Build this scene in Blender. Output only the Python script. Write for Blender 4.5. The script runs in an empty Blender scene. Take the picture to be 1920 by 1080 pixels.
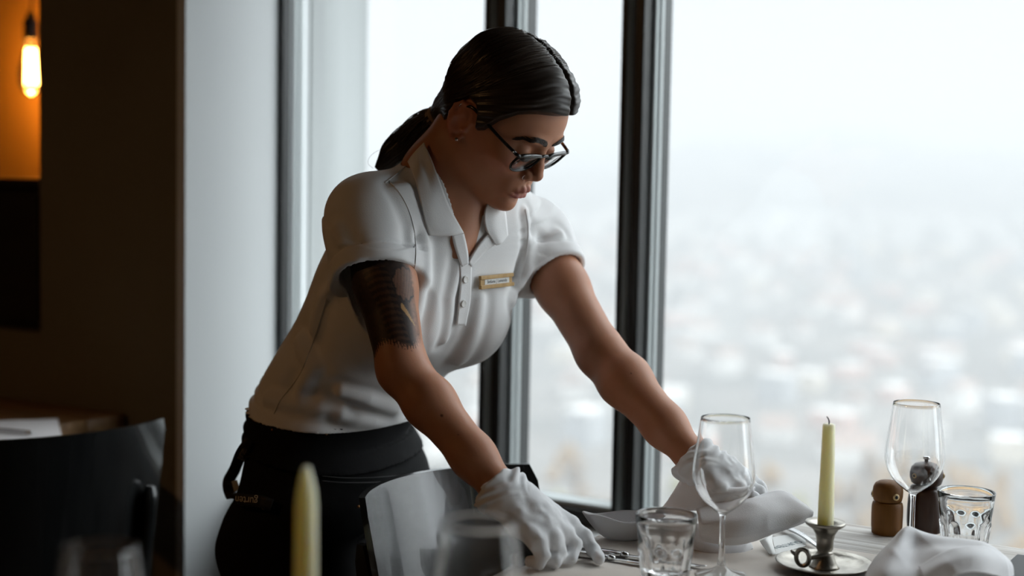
import bpy, bmesh, math, random
import numpy as np
from mathutils import Vector, Matrix, Euler

C = bpy.context.scene
COL = C.collection
R_ = math.radians

# ------------------------------------------------------------------ camera
FPX = 2667.0                       # focal length in pixels of the 1920 wide frame (a 50 mm lens)
CAM_Z = 1.24
PITCH, ROLL = R_(4.0), R_(1.05)
cam_data = bpy.data.cameras.new('camera')
cam = bpy.data.objects.new('camera', cam_data)
COL.objects.link(cam)
cam_data.sensor_width = 36.0
cam_data.lens = 36.0 * FPX / 1920.0
CAM_R = Matrix.Rotation(math.pi / 2 - PITCH, 3, 'X') @ Matrix.Rotation(ROLL, 3, 'Z')
cam.matrix_world = Matrix.Translation((0, 0, CAM_Z)) @ CAM_R.to_4x4()
cam_data.clip_start = 0.05
cam_data.clip_end = 12000
cam_data.dof.use_dof = True
cam_data.dof.focus_distance = 1.98
cam_data.dof.aperture_fstop = 2.0
C.camera = cam

# ------------------------------------------------------------------ sky, exposure
w = bpy.data.worlds.new('overcast_sky')
C.world = w
w.use_nodes = True
wn = w.node_tree.nodes
wl = w.node_tree.links
wn.clear()
wo = wn.new('ShaderNodeOutputWorld')
wb = wn.new('ShaderNodeBackground')
wb.inputs['Color'].default_value = (0.90, 0.95, 1.0, 1)
# an overcast sky: brighter overhead than at the horizon, brightest where the sun stands behind the cloud (to the right, beyond the other windows)
SKY_LOW, SKY_HIGH, SKY_SUN = 1.08, 3.6, 4.5
_tc = wn.new('ShaderNodeTexCoord'); _sx = wn.new('ShaderNodeSeparateXYZ'); _mr = wn.new('ShaderNodeMapRange')
_mr.interpolation_type = 'SMOOTHSTEP'
for _i, _v in zip(('From Min', 'From Max', 'To Min', 'To Max'), (.14, .80, SKY_LOW, SKY_HIGH)): _mr.inputs[_i].default_value = _v
_dt = wn.new('ShaderNodeVectorMath'); _dt.operation = 'DOT_PRODUCT'
_dt.inputs[1].default_value = Vector((.93, -.02, .38)).normalized()
_m2 = wn.new('ShaderNodeMapRange'); _m2.interpolation_type = 'SMOOTHSTEP'
for _i, _v in zip(('From Min', 'From Max', 'To Min', 'To Max'), (.40, 1.0, 0.0, SKY_SUN)): _m2.inputs[_i].default_value = _v
_ad = wn.new('ShaderNodeMath'); _ad.operation = 'ADD'
wl.new(_tc.outputs['Generated'], _sx.inputs[0]); wl.new(_sx.outputs['Z'], _mr.inputs['Value'])
wl.new(_tc.outputs['Generated'], _dt.inputs[0]); wl.new(_dt.outputs['Value'], _m2.inputs['Value'])
wl.new(_mr.outputs[0], _ad.inputs[0]); wl.new(_m2.outputs[0], _ad.inputs[1]); wl.new(_ad.outputs[0], wb.inputs['Strength'])
wl.new(wb.outputs[0], wo.inputs[0])
C.view_settings.view_transform = 'Standard'
C.view_settings.look = 'None'
C.view_settings.gamma = 1
C.view_settings.use_curve_mapping = False
C.view_settings.exposure = 0.0
C.cycles.use_denoising = True
C.cycles.max_bounces = 14
C.cycles.diffuse_bounces = 4
C.cycles.glossy_bounces = 5
C.cycles.transmission_bounces = 14
C.cycles.transparent_max_bounces = 16
C.cycles.volume_bounces = 0
C.cycles.caustics_reflective = False
C.cycles.caustics_refractive = True
C.cycles.sample_clamp_indirect = 6.0

# ------------------------------------------------------------------ helpers
def ray(px, py):
    return CAM_R @ Vector(((px - 960) / FPX, -(py - 540) / FPX, -1.0))
def P(px, py, Y):                  # a point of the room at distance Y from the camera plane
    d = ray(px, py); d = d * (Y / d.y)
    return Vector((d.x, d.y, CAM_Z + d.z))
def PZ(px, py, z):                 # a point of the room at height z
    d = ray(px, py); d = d * ((z - CAM_Z) / d.z)
    return Vector((d.x, d.y, z))

def tag(o, label=None, cat=None, group=None, kind=None):
    if label: o['label'] = label
    if cat: o['category'] = cat
    if group: o['group'] = group
    if kind: o['kind'] = kind
    return o
def empty(name, loc=(0, 0, 0), rz=0.0, label=None, cat=None, group=None, kind=None):
    o = bpy.data.objects.new(name, None)
    o.empty_display_size = 0.05
    o.location = loc; o.rotation_euler = (0, 0, rz)
    COL.objects.link(o)
    return tag(o, label, cat, group, kind)
def link(name, me, mat, parent=None, smooth=True, label=None):
    o = bpy.data.objects.new(name, me)
    COL.objects.link(o)
    if mat is not None:
        for m in (mat if isinstance(mat, (list, tuple)) else [mat]): me.materials.append(m)
    if smooth:
        me.polygons.foreach_set('use_smooth', [True] * len(me.polygons))
    if parent is not None: o.parent = parent
    if label: o['label'] = label
    return o
def copy_tree(o, parent=None):
    c = o.copy(); COL.objects.link(c)
    if parent is not None: c.parent = parent
    for ch in list(o.children): copy_tree(ch, c)
    return c
def mesh_np(name, V, F):
    me = bpy.data.meshes.new(name)
    V = np.asarray(V, dtype=np.float32); F = np.asarray(F, dtype=np.int32)
    k = F.shape[1]
    me.vertices.add(len(V)); me.vertices.foreach_set('co', V.ravel())
    me.loops.add(F.size); me.loops.foreach_set('vertex_index', F.ravel())
    me.polygons.add(len(F)); me.polygons.foreach_set('loop_start', np.arange(len(F), dtype=np.int32) * k)
    me.update(calc_edges=True); me.validate()
    return me

class MB:                          # collects shapes and builds ONE mesh object
    def __init__(s): s.bm = bmesh.new()
    def box(s, lo, hi, bevel=0.0, seg=2, M=None):
        lo, hi = Vector(lo), Vector(hi)
        r = bmesh.ops.create_cube(s.bm, size=1.0)
        vs = r['verts']
        for v in vs:
            v.co = Vector((lo.x + (v.co.x + .5) * (hi.x - lo.x), lo.y + (v.co.y + .5) * (hi.y - lo.y), lo.z + (v.co.z + .5) * (hi.z - lo.z)))
        if bevel > 0:
            es = list({e for v in vs for e in v.link_edges})
            rb = bmesh.ops.bevel(s.bm, geom=es, offset=bevel, segments=seg, profile=.5, affect='EDGES')
            vs = list({v for f in rb['faces'] for v in f.verts} | {v for v in vs if v.is_valid})
        if M is not None: bmesh.ops.transform(s.bm, matrix=M, verts=vs)
        return s
    def lathe(s, prof, n=40, M=None, flute=None):
        rings = []
        for i, (r, z) in enumerate(prof):
            if r < 1e-6:
                rings.append([s.bm.verts.new((0, 0, z))])
            else:
                rr = [(flute(i, 2 * math.pi * k / n, r, z) if flute else r) for k in range(n)]
                rings.append([s.bm.verts.new((rr[k] * math.cos(2 * math.pi * k / n), rr[k] * math.sin(2 * math.pi * k / n), z)) for k in range(n)])
        vs = [v for r in rings for v in r]
        for a, b in zip(rings[:-1], rings[1:]):
            for k in range(n):
                k2 = (k + 1) % n
                if len(a) == 1 and len(b) == 1: continue
                if len(a) == 1: f = (a[0], b[k2], b[k])
                elif len(b) == 1: f = (a[k], a[k2], b[0])
                else: f = (a[k], a[k2], b[k2], b[k])
                s.bm.faces.new(f)
        if M is not None: bmesh.ops.transform(s.bm, matrix=M, verts=vs)
        return s
    def tube(s, pts, rad, n=10, close=False, cap=True):
        pts = [Vector(p) for p in pts]; m = len(pts)
        rads = rad if isinstance(rad, (list, tuple)) else [rad] * m
        rings = []; up = None
        for i, p in enumerate(pts):
            a = pts[(i - 1) % m] if (close or i > 0) else p
            b = pts[(i + 1) % m] if (close or i < m - 1) else p
            t = (b - a).normalized()
            if up is None:
                up = Vector((0, 0, 1)) if abs(t.z) < .9 else Vector((1, 0, 0))
            x = t.cross(up)
            if x.length < 1e-6: x = t.orthogonal()
            x.normalize(); y = x.cross(t).normalized(); up = y
            rings.append([s.bm.verts.new(p + (x * math.cos(2 * math.pi * k / n) + y * math.sin(2 * math.pi * k / n)) * rads[i]) for k in range(n)])
        for i in range(m if close else m - 1):
            a, b = rings[i], rings[(i + 1) % m]
            for k in range(n): s.bm.faces.new((a[k], a[(k + 1) % n], b[(k + 1) % n], b[k]))
        if cap and not close:
            s.bm.faces.new(rings[0][::-1]); s.bm.faces.new(rings[-1])
        return s
    def prism(s, poly, z0, z1, bevel=0.0, M=None):
        a = [s.bm.verts.new((x, y, z0)) for x, y in poly]; b = [s.bm.verts.new((x, y, z1)) for x, y in poly]
        n = len(poly); fs = [s.bm.faces.new(a[::-1]), s.bm.faces.new(b)]
        for k in range(n): fs.append(s.bm.faces.new((a[k], a[(k + 1) % n], b[(k + 1) % n], b[k])))
        vs = a + b
        if bevel > 0:
            es = list({e for f in fs for e in f.edges})
            rb = bmesh.ops.bevel(s.bm, geom=es, offset=bevel, segments=2, profile=.5, affect='EDGES')
            vs = list({v for f in rb['faces'] for v in f.verts} | {v for v in vs if v.is_valid})
        if M is not None: bmesh.ops.transform(s.bm, matrix=M, verts=vs)
        return s
    def sphere(s, c, r, M=None, u=20, v=14):
        rr = bmesh.ops.create_uvsphere(s.bm, u_segments=u, v_segments=v, radius=1.0)
        rv = Vector(r) if not isinstance(r, (int, float)) else Vector((r, r, r))
        for q in rr['verts']: q.co = Vector(c) + Vector((q.co.x * rv.x, q.co.y * rv.y, q.co.z * rv.z))
        if M is not None: bmesh.ops.transform(s.bm, matrix=M, verts=rr['verts'])
        return s
    def grid(s, rows, closed_u=False):
        vr = [[s.bm.verts.new(p) for p in r] for r in rows]
        for a, b in zip(vr[:-1], vr[1:]):
            n = len(a)
            for k in range(n if closed_u else n - 1):
                s.bm.faces.new((a[k], a[(k + 1) % n], b[(k + 1) % n], b[k]))
        return s
    def build(s, name, mat, parent=None, smooth=True, label=None, angle=None):
        bmesh.ops.recalc_face_normals(s.bm, faces=s.bm.faces)
        me = bpy.data.meshes.new(name); s.bm.to_mesh(me); s.bm.free()
        o = link(name, me, mat, parent, smooth, label)
        if smooth and angle is not None:
            try: me.set_sharp_from_angle(angle=R_(angle))
            except Exception: pass
        return o

def crom(pts, n):                  # Catmull-Rom through control points, n samples
    pts = np.asarray(pts, float); m = len(pts)
    e = np.vstack([2 * pts[0] - pts[1], pts, 2 * pts[-1] - pts[-2]])
    t = np.linspace(0, m - 1, n); i = np.minimum(t.astype(int), m - 2); u = (t - i)[:, None]
    p0, p1, p2, p3 = e[i], e[i + 1], e[i + 2], e[i + 3]
    return .5 * (2 * p1 + (p2 - p0) * u + (2 * p0 - 5 * p1 + 4 * p2 - p3) * u ** 2 + (3 * p1 - p0 - 3 * p2 + p3) * u ** 3)
def loft(rows, nu, nv):            # smooth surface through a net of control points
    a = np.array([crom(r, nu) for r in rows])
    return np.array([crom(a[:, j], nv) for j in range(nu)]).transpose(1, 0, 2)
def sheet(name, rows, nu, nv, thick, mat, parent=None, disp=None, label=None, sub=0):
    g = loft(rows, nu, nv)
    if disp is not None:
        g = g + disp(g.reshape(-1, 3)).reshape(g.shape)
    idx = np.arange(nu * nv).reshape(nv, nu)
    F = np.stack([idx[:-1, :-1], idx[:-1, 1:], idx[1:, 1:], idx[1:, :-1]], -1).reshape(-1, 4)
    o = link(name, mesh_np(name, g.reshape(-1, 3), F), mat, parent, True, label)
    if thick:
        m = o.modifiers.new('solid', 'SOLIDIFY'); m.thickness = thick; m.offset = 0
    return o

# ------------------------------------------------------------------ materials
def mat(name, col=(.5, .5, .5), rough=.5, metal=0.0, spec=.5, sheen=0.0, trans=0.0, ior=1.45, coat=0.0, sss=0.0, sscale=.010, srad=(1.0, .4, .2), emit=None, est=0.0, alpha=1.0):
    m = bpy.data.materials.new(name); m.use_nodes = True
    b = m.node_tree.nodes['Principled BSDF']
    b.inputs['Base Color'].default_value = (*col, 1)
    b.inputs['Roughness'].default_value = rough
    b.inputs['Metallic'].default_value = metal
    b.inputs['Specular IOR Level'].default_value = spec
    b.inputs['Sheen Weight'].default_value = sheen
    b.inputs['Transmission Weight'].default_value = trans
    b.inputs['IOR'].default_value = ior
    b.inputs['Coat Weight'].default_value = coat
    if sss:
        b.inputs['Subsurface Weight'].default_value = sss
        b.inputs['Subsurface Radius'].default_value = srad
        b.inputs['Subsurface Scale'].default_value = sscale
    if emit:
        b.inputs['Emission Color'].default_value = (*emit, 1); b.inputs['Emission Strength'].default_value = est
    return m
def nd(m, t, **kw):
    n = m.node_tree.nodes.new(t)
    for k, v in kw.items():
        if k in n.inputs: n.inputs[k].default_value = v
        else: setattr(n, k, v)
    return n
def bsdf(m): return m.node_tree.nodes['Principled BSDF']
def wire(m, a, b): m.node_tree.links.new(a, b)
def mottled(name, c1, c2, scale=(8, 8, 8), rough=.5, bump=0.0, bscale=60, detail=4, spec=.5, bstretch=(1, 1, 1), **kw):
    m = mat(name, c1, rough, spec=spec, **kw)
    tc = nd(m, 'ShaderNodeTexCoord'); mp = nd(m, 'ShaderNodeMapping'); mp.inputs['Scale'].default_value = scale
    wire(m, tc.outputs['Object'], mp.inputs['Vector'])
    n = nd(m, 'ShaderNodeTexNoise', Scale=1.0, Detail=detail)
    wire(m, mp.outputs[0], n.inputs['Vector'])
    r = nd(m, 'ShaderNodeValToRGB')
    r.color_ramp.elements[0].position = .3; r.color_ramp.elements[1].position = .7
    r.color_ramp.elements[0].color = (*c1, 1); r.color_ramp.elements[1].color = (*c2, 1)
    wire(m, n.outputs['Fac'], r.inputs[0]); wire(m, r.outputs[0], bsdf(m).inputs['Base Color'])
    if bump:
        mp2 = nd(m, 'ShaderNodeMapping'); mp2.inputs['Scale'].default_value = bstretch
        wire(m, tc.outputs['Object'], mp2.inputs['Vector'])
        n2 = nd(m, 'ShaderNodeTexNoise', Scale=bscale, Detail=3.0)
        wire(m, mp2.outputs[0], n2.inputs['Vector'])
        bp = nd(m, 'ShaderNodeBump', Strength=bump, Distance=.002)
        wire(m, n2.outputs['Fac'], bp.inputs['Height']); wire(m, bp.outputs[0], bsdf(m).inputs['Normal'])
    return m
def pane_glass(name, tint=(.97, .985, .98), refl=1.0):
    m = bpy.data.materials.new(name); m.use_nodes = True
    nt = m.node_tree; nt.nodes.clear()
    o = nt.nodes.new('ShaderNodeOutputMaterial'); mx = nt.nodes.new('ShaderNodeMixShader')
    t = nt.nodes.new('ShaderNodeBsdfTransparent'); t.inputs[0].default_value = (*tint, 1)
    g = nt.nodes.new('ShaderNodeBsdfGlossy'); g.inputs['Roughness'].default_value = .02
    f = nt.nodes.new('ShaderNodeFresnel'); f.inputs['IOR'].default_value = 1.45
    ge = nt.nodes.new('ShaderNodeNewGeometry'); io = nt.nodes.new('ShaderNodeMapRange')
    io.inputs['To Min'].default_value = 1.45; io.inputs['To Max'].default_value = 1 / 1.45   # both faces of the sheet reflect like its front
    nt.links.new(ge.outputs['Backfacing'], io.inputs['Value']); nt.links.new(io.outputs[0], f.inputs['IOR'])
    nt.links.new(f.outputs[0], mx.inputs[0]); nt.links.new(t.outputs[0], mx.inputs[1]); nt.links.new(g.outputs[0], mx.inputs[2])
    nt.links.new(mx.outputs[0], o.inputs[0])
    return m
# ================================================================== the room
# window frame of reference: s runs along the glass to the right, t outwards, z up
U = Vector((.8486, -.5291, 0)); N = Vector((.5291, .8486, 0))
W0 = PZ(1072, 921, .64); W0.z = 0
WROT = math.atan2(U.y, U.x)
WM = Matrix.Translation(W0) @ Matrix.Rotation(WROT, 4, 'Z')
def on_plane(px, t, py=500):       # s of the pixel column px on the plane t
    d = ray(px, py); o = Vector((0, 0, CAM_Z))
    k = (t - (o - W0).dot(N)) / d.dot(N)
    return ((o + d * k) - W0).dot(U)
S_L = on_plane(518, -.06, 330)     # left jamb
S_M1a, S_M1b = on_plane(900, -.06), on_plane(940, -.06)
S_M2a, S_M2b = on_plane(1155, -.06), on_plane(1197, -.06)
T_IN = -.30                        # room side of the thick wall
for _k in range(60): T_IN += .5 * (on_plane(346, T_IN, 400) - S_L)
T_W = .37                          # outer face of the wall
T_OUT = .30                        # outer end of the bare concrete reveal
for _k in range(60): T_OUT += .5 * (on_plane(686, T_OUT, 200) - S_L - .004)
Z_SILL, Z_HEAD, Z_CEIL = .60, 2.45, 2.75
S_R = S_M2b + 4.6                  # right jamb, beyond the frame

m_wall_dark = mottled('dark_brown_plaster', (.165, .140, .096), (.145, .122, .083), (3, 3, 3), .8, bump=.15, bscale=120)
m_reveal = mottled('white_plaster', (.66, .68, .68), (.62, .64, .645), (2, 2, 2), .7, bump=.1, bscale=150)
m_floor = mottled('dark_floor_boards', (.06, .04, .028), (.035, .024, .018), (2, 30, 2), .45)
m_ceil = mottled('dark_ceiling_paint', (.10, .085, .065), (.08, .07, .055), (2, 2, 2), .8)
m_black = mat('black_window_metal', (.012, .013, .013), .38, 0, .5)
m_channel = mat('dark_grey_anodised_metal', (.30, .33, .33), .45, .3)
m_bead = mat('grey_anodised_bead', (.52, .56, .56), .4, .3)
m_conc = mottled('board_marked_concrete', (.44, .46, .457), (.33, .345, .342), (10, 10, .8), .75, bump=.3, bscale=40, bstretch=(1, 1, .06))
m_pane = pane_glass('window_glass')
m_sill = mat('pale_grey_sill_paint', (.62, .64, .63), .45)
def wbox(name, lo, hi, m, parent=None, bevel=0.0):
    o = MB().box(lo, hi, bevel).build(name, m, parent, smooth=False)
    return o
def setting(o): o['kind'] = 'structure'; return o
def wset(name, lo, hi, m):
    o = wbox(name, lo, hi, m); o.matrix_world = WM; return setting(o)

# window wall: the pier with a niche left of the window, the part under it, the lintel
S_P = on_plane(75, T_IN, 400)      # right edge of the niche
NZ0 = (P(60, 622, 1).z - CAM_Z)    # niche sill height, from the ray at the niche's own distance
_d = ray(60, 623); _k = (T_IN - (Vector((0, 0, CAM_Z)) - W0).dot(N)) / _d.dot(N)
NZ0 = CAM_Z + _d.z * _k
_d = ray(40, 335); _k2 = (T_IN + .02 - (Vector((0, 0, CAM_Z)) - W0).dot(N)) / _d.dot(N)
NZ1 = CAM_Z + _d.z * _k2           # height of the dark panel in the niche
S_N0 = S_P - 1.5
wl_ = wset('wall_left', (S_P, T_IN, 0), (S_L, T_OUT, Z_CEIL), [m_wall_dark, m_reveal, m_conc])      # pier
wset('wall_left_low', (S_N0, T_IN, 0), (S_P, T_W, NZ0), m_wall_dark)                       # below the niche
wset('wall_left_high', (S_N0, T_IN, 2.3), (S_P, T_W, Z_CEIL), m_wall_dark)
wset('wall_left_end', (S_N0 - 2.0, T_IN, 0), (S_N0, T_W, Z_CEIL), m_wall_dark)
for p in wl_.data.polygons:                                      # the window reveal is painted white, outside it is bare concrete
    if p.normal.x > .9 and abs(p.center.x - S_L) < 1e-3: p.material_index = 1
rv = wset('trim_1', (S_L - .02, T_IN - .002, 0), (S_L + .004, -.062, Z_CEIL), m_reveal)
rv['label'] = 'white painted window reveal'
rc = wset('trim_2', (S_L - .02, .05, 0), (S_L + .004, T_OUT + .004, Z_CEIL), m_conc)
wset('wall_back', (S_L + .006, -.15, 0), (S_R, .055, Z_SILL - .034), m_wall_dark)
wset('wall_back_outer', (S_L + .006, .056, 0), (S_R, T_OUT, Z_SILL - .22), m_conc)
wset('trim_3', (S_L, T_IN, Z_HEAD), (S_R, T_W, Z_CEIL), m_ceil)
wset('wall_right', (S_R, T_IN - 4.4, 0), (S_R + .3, T_W, Z_CEIL), m_wall_dark)
wset('wall_front', (S_N0 - 2.2, T_IN - 4.7, 0), (S_R + .3, T_IN - 4.4, Z_CEIL), m_wall_dark)
wset('wall_side', (S_N0 - 2.3, T_IN - 4.7, 0), (S_N0 - 2.0, T_W, Z_CEIL), m_wall_dark)
wset('floor', (S_N0 - 2.3, T_IN - 4.7, -.1), (S_R + .3, T_W, 0), m_floor)
wset('ceiling', (S_N0 - 2.3, T_IN - 4.7, Z_CEIL), (S_R + .3, T_W, Z_CEIL + .2), m_ceil)
# niche
m_niche = mottled('ochre_niche_plaster', (.62, .36, .10), (.50, .28, .07), (5, 5, .7), .75)
mb = MB()
mb.box((S_N0, .33, NZ0), (S_P, T_W, 2.3))
wset_n = mb.build('wall_niche', m_niche, None, smooth=False); wset_n.matrix_world = WM; setting(wset_n)
m_panel = mottled('near_black_wood', (.018, .012, .008), (.010, .007, .005), (3, 3, 20), .45)
cab = empty('cabinet', W0, WROT, 'near-black low wooden cabinet standing in the lamp-lit niche', 'cabinet')
wbox('body', (S_N0 + .03, T_IN + .03, NZ0 + .002), (S_P - .012, .20, NZ1 - .02), m_panel, cab)
wbox('top', (S_N0 + .01, T_IN + .012, NZ1 - .02), (S_P - .006, .20, NZ1), m_panel, cab, .002)
for k in range(3):
    a = S_P - .03 - .34 * k
    dr = wbox('door', (a - .32, T_IN + .014, NZ0 + .02), (a, T_IN + .031, NZ1 - .035), m_panel, cab, .003)
    hb = MB().sphere((a - .29, T_IN + .008, (NZ0 + NZ1) / 2), .009).build('knob', m_panel, dr)

# windows: narrow sashes between thick dark mullions
def window(name, s0, s1, last=False):
    e = empty(name, W0, WROT); setting(e)
    mb = MB()
    zt = Z_HEAD
    def prof(a, b, lo, hi): mb.box((a, lo, Z_SILL), (b, hi, zt), .0015, 1)
    # stiles left and right of this window, bottom and top rails
    mb.box((s0 - .004, -.062, Z_SILL - .012), (s1 + .004, .05, Z_SILL + .020), .002, 1)
    mb.box((s0 - .004, -.062, zt - .05), (s1 + .004, .05, zt), .002, 1)
    mb.build('frame', m_black, e, smooth=False)
    b2 = MB()
    b2.box((s0 + .002, -.045, Z_SILL + .020), (s1 - .002, .006, Z_SILL + .030), .002, 1)
    b2.box((s0 + .001, -.024, Z_SILL), (s0 + .007, .004, zt), .002, 1)
    b2.box((s0 + .007, -.010, Z_SILL), (s0 + .011, .004, zt), .002, 1)
    b2.build('glazing_bead', m_bead, e, smooth=False)
    wbox('pane', (s0, .010, Z_SILL + .02), (s1, .016, zt - .03), m_pane, e)
    return e
def mullion(name, a, b):
    e = empty(name, W0, WROT); setting(e)
    w_ = b - a
    mb = MB()
    mb.box((a, -.060, Z_SILL - .05), (a + .22 * w_, .06, Z_HEAD), .0015, 1)
    mb.box((a + .60 * w_, -.060, Z_SILL - .05), (b, .06, Z_HEAD), .0015, 1)
    mb.box((a + .1 * w_, -.02, Z_SILL - .05), (b - .1 * w_, .06, Z_HEAD))
    mb.build('profile', m_black, e, smooth=False)
    c = MB()
    n = 8                          # the shallow rounded channel between the two black profiles
    rows = []
    for z in (Z_SILL - .05, Z_HEAD):
        rows.append([(a + w_ * (.20 + .42 * (k / n)), -.056 + .030 * (k / n) ** 1.6, z) for k in range(n + 1)])
    c.grid(rows); c.build('channel', m_channel, e)
    return e
# jamb at the left
j = empty('trim_4', W0, WROT); setting(j)
wbox('jamb', (S_L + .004, -.06, Z_SILL - .03), (S_L + .017, -.034, Z_HEAD), m_black, j, .0015)
WIN1 = window('window_1', S_L + .012, S_M1a)
mullion('trim_5', S_M1a, S_M1b)
WIN2 = window('window_2', S_M1b, S_M2a)
mullion('trim_6', S_M2a, S_M2b)
WIN3 = window('window_3', S_M2b, S_R)
wset('trim_7', (S_L + .006, -.175, Z_SILL - .032), (S_R, -.055, Z_SILL - .013), m_sill)['label'] = 'pale grey window sill board'
wset('trim_8', (S_L + .006, -.182, Z_SILL - .060), (S_R, -.150, Z_SILL - .033), m_black)

# pendant bulb in the niche
m_glow = mat('glowing_filament', (1, .7, .3), .5, emit=(1.0, .62, .22), est=60.0)
m_amber = bpy.data.materials.new('amber_bulb_glass'); m_amber.use_nodes = True
_n = m_amber.node_tree; _n.nodes.clear()
_o = _n.nodes.new('ShaderNodeOutputMaterial'); _mx = _n.nodes.new('ShaderNodeMixShader'); _t = _n.nodes.new('ShaderNodeBsdfTransparent'); _t.inputs[0].default_value = (1, .72, .34, 1)
_g = _n.nodes.new('ShaderNodeBsdfGlossy'); _g.inputs['Roughness'].default_value = .05; _f = _n.nodes.new('ShaderNodeFresnel')
_n.links.new(_f.outputs[0], _mx.inputs[0]); _n.links.new(_t.outputs[0], _mx.inputs[1]); _n.links.new(_g.outputs[0], _mx.inputs[2]); _n.links.new(_mx.outputs[0], _o.inputs[0])
m_socket = mat('black_lamp_socket', (.01, .008, .006), .5)
_t0 = .19
_d = ray(58, 75); _k = (_t0 - (Vector((0, 0, CAM_Z)) - W0).dot(N)) / _d.dot(N)
LB = Vector((0, 0, CAM_Z)) + _d * _k            # bottom of the socket
lamp = empty('pendant_lamp', LB, 0, 'glowing amber filament bulb hanging from a black socket in the niche', 'lamp')
_sc = LB.y / FPX                   # metres per pixel there
MB().lathe([(0, .075), (.010, .075), (.013, .06), (.020, .05), (.0205, .002), (.019, 0), (0, 0)], 24).build('socket', m_socket, lamp)
MB().tube([(0, 0, .07), (.004, .004, .12), (-.006, 0, .2), (.0, .002, .4), (0, 0, 2.3 - LB.z)], .0035, 8).build('cord', m_socket, lamp)
bl = 105 * _sc; br = 24 * _sc
MB().lathe([(.013, 0), (.017, -.1 * bl), (br * .72, -.32 * bl), (br * .95, -.52 * bl), (br, -.66 * bl), (br * .9, -.8 * bl), (br * .6, -.92 * bl), (.005, -bl), (0, -bl)], 28).build('bulb_glass', m_amber, lamp)
fm = MB()
for k in range(7):
    a = 2 * math.pi * k / 7
    fm.tube([(.30 * br * math.cos(a), .30 * br * math.sin(a), -.16 * bl), (.42 * br * math.cos(a + .3), .42 * br * math.sin(a + .3), -.78 * bl)], .0030, 6)
fm.build('filament', m_glow, lamp)
pl = bpy.data.lights.new('bulb_light', 'POINT'); pl.energy = 8.5; pl.color = (1, .50, .13); pl.shadow_soft_size = .02
plo = bpy.data.objects.new('bulb_light', pl); COL.objects.link(plo); plo.parent = lamp; plo.location = (0, 0, -.4 * bl)

# unseen dome pendants added left of and behind the camera as warm fill
def fill_lamp(x, y, z, e, size=.16):
    r = empty('fill_pendant', (x, y, z), 0, 'unseen brass dome pendant added to the dining room as warm fill light', 'lamp', 'added fill pendants of the dining room')
    MB().lathe([(.02, .14), (.05, .13), (.13, .06), (.16, 0), (.157, 0), (.127, .055), (.05, .125), (.0, .13)], 32).build('lamp_shade', mat('brass', (.5, .33, .12), .35, 1), r)
    MB().tube([(0, 0, .13), (0, 0, Z_CEIL - z)], .004, 6).build('cord', m_socket, r)
    l = bpy.data.lights.new('fill_light', 'POINT'); l.energy = e; l.color = (1, .52, .20); l.shadow_soft_size = .05
    lo = bpy.data.objects.new('fill_light', l); COL.objects.link(lo); lo.parent = r; lo.location = (0, 0, .03)
fill_lamp(-2.6, .9, 2.4, 19.0)
fill_lamp(-2.0, -1.5, 2.4, 19.0)
# ================================================================== the valley and town outside
m_land = mottled('valley_land', (.13, .13, .12), (.27, .25, .23), (.011, .011, .011), .9, detail=6)
m_build = [mat('town_plaster_%s' % n, c, .8) for n, c in (('white', (.85, .84, .82)), ('cream', (.80, .74, .64)), ('pink', (.72, .52, .46)), ('grey', (.5, .52, .54)))]
m_roof = mat('town_roof_tiles', (.40, .31, .27), .8)
rng = random.Random(7)
def hgt(x, y):                     # slope below the house, valley floor, town climbing the far side, hills behind
    r = math.hypot(x, y); az = math.atan2(x, y)
    z = -118.0
    if r < 420: z = -118 + 108 * (1 - r / 420) ** 1.4
    k = min(max((r - 800) / 1300, 0), 1); z += 80 * k * k * (3 - 2 * k)
    k = min(max((r - 2050) / 800, 0), 1)
    ridge = 140 * math.exp(-((az - .22) / .17) ** 2) + 12 * math.sin(az * 60) + 25
    z += k * k * (3 - 2 * k) * ridge
    return z
xs = np.concatenate([np.linspace(-1600, -600, 18), np.linspace(-560, 1100, 60), np.linspace(1150, 2600, 26)])
ys = np.concatenate([np.linspace(6, 60, 12), np.linspace(70, 600, 40), np.linspace(640, 4200, 70)])
V = [(x, y, hgt(x, y)) for y in ys for x in xs]
idx = np.arange(len(V)).reshape(len(ys), len(xs))
F = np.stack([idx[:-1, :-1], idx[:-1, 1:], idx[1:, 1:], idx[1:, :-1]], -1).reshape(-1, 4)
setting(link('valley_terrain', mesh_np('valley_terrain', V, F), m_land))
def house(mb_w, mb_r, x, y, w_, d_, h_, a, flat):
    z = hgt(x, y) - 2
    M = Matrix.Translation((x, y, z)) @ Matrix.Rotation(a, 4, 'Z')
    mb_w.box((-w_ / 2, -d_ / 2, 0), (w_ / 2, d_ / 2, h_), M=M)
    if flat: mb_r.box((-w_ / 2 - .3, -d_ / 2 - .3, h_), (w_ / 2 + .3, d_ / 2 + .3, h_ + .6), M=M)
    else:
        b = mb_r.bm
        q = [M @ Vector(p) for p in ((-w_ / 2 - .5, -d_ / 2 - .5, h_), (w_ / 2 + .5, -d_ / 2 - .5, h_), (w_ / 2 + .5, d_ / 2 + .5, h_), (-w_ / 2 - .5, d_ / 2 + .5, h_), (-w_ / 2 - .5, 0, h_ + d_ * .35), (w_ / 2 + .5, 0, h_ + d_ * .35))]
        v = [b.verts.new(p) for p in q]
        for f in ((0, 1, 5, 4), (2, 3, 4, 5), (1, 2, 5), (3, 0, 4), (3, 2, 1, 0)): b.faces.new([v[i] for i in f])
protos = []
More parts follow.
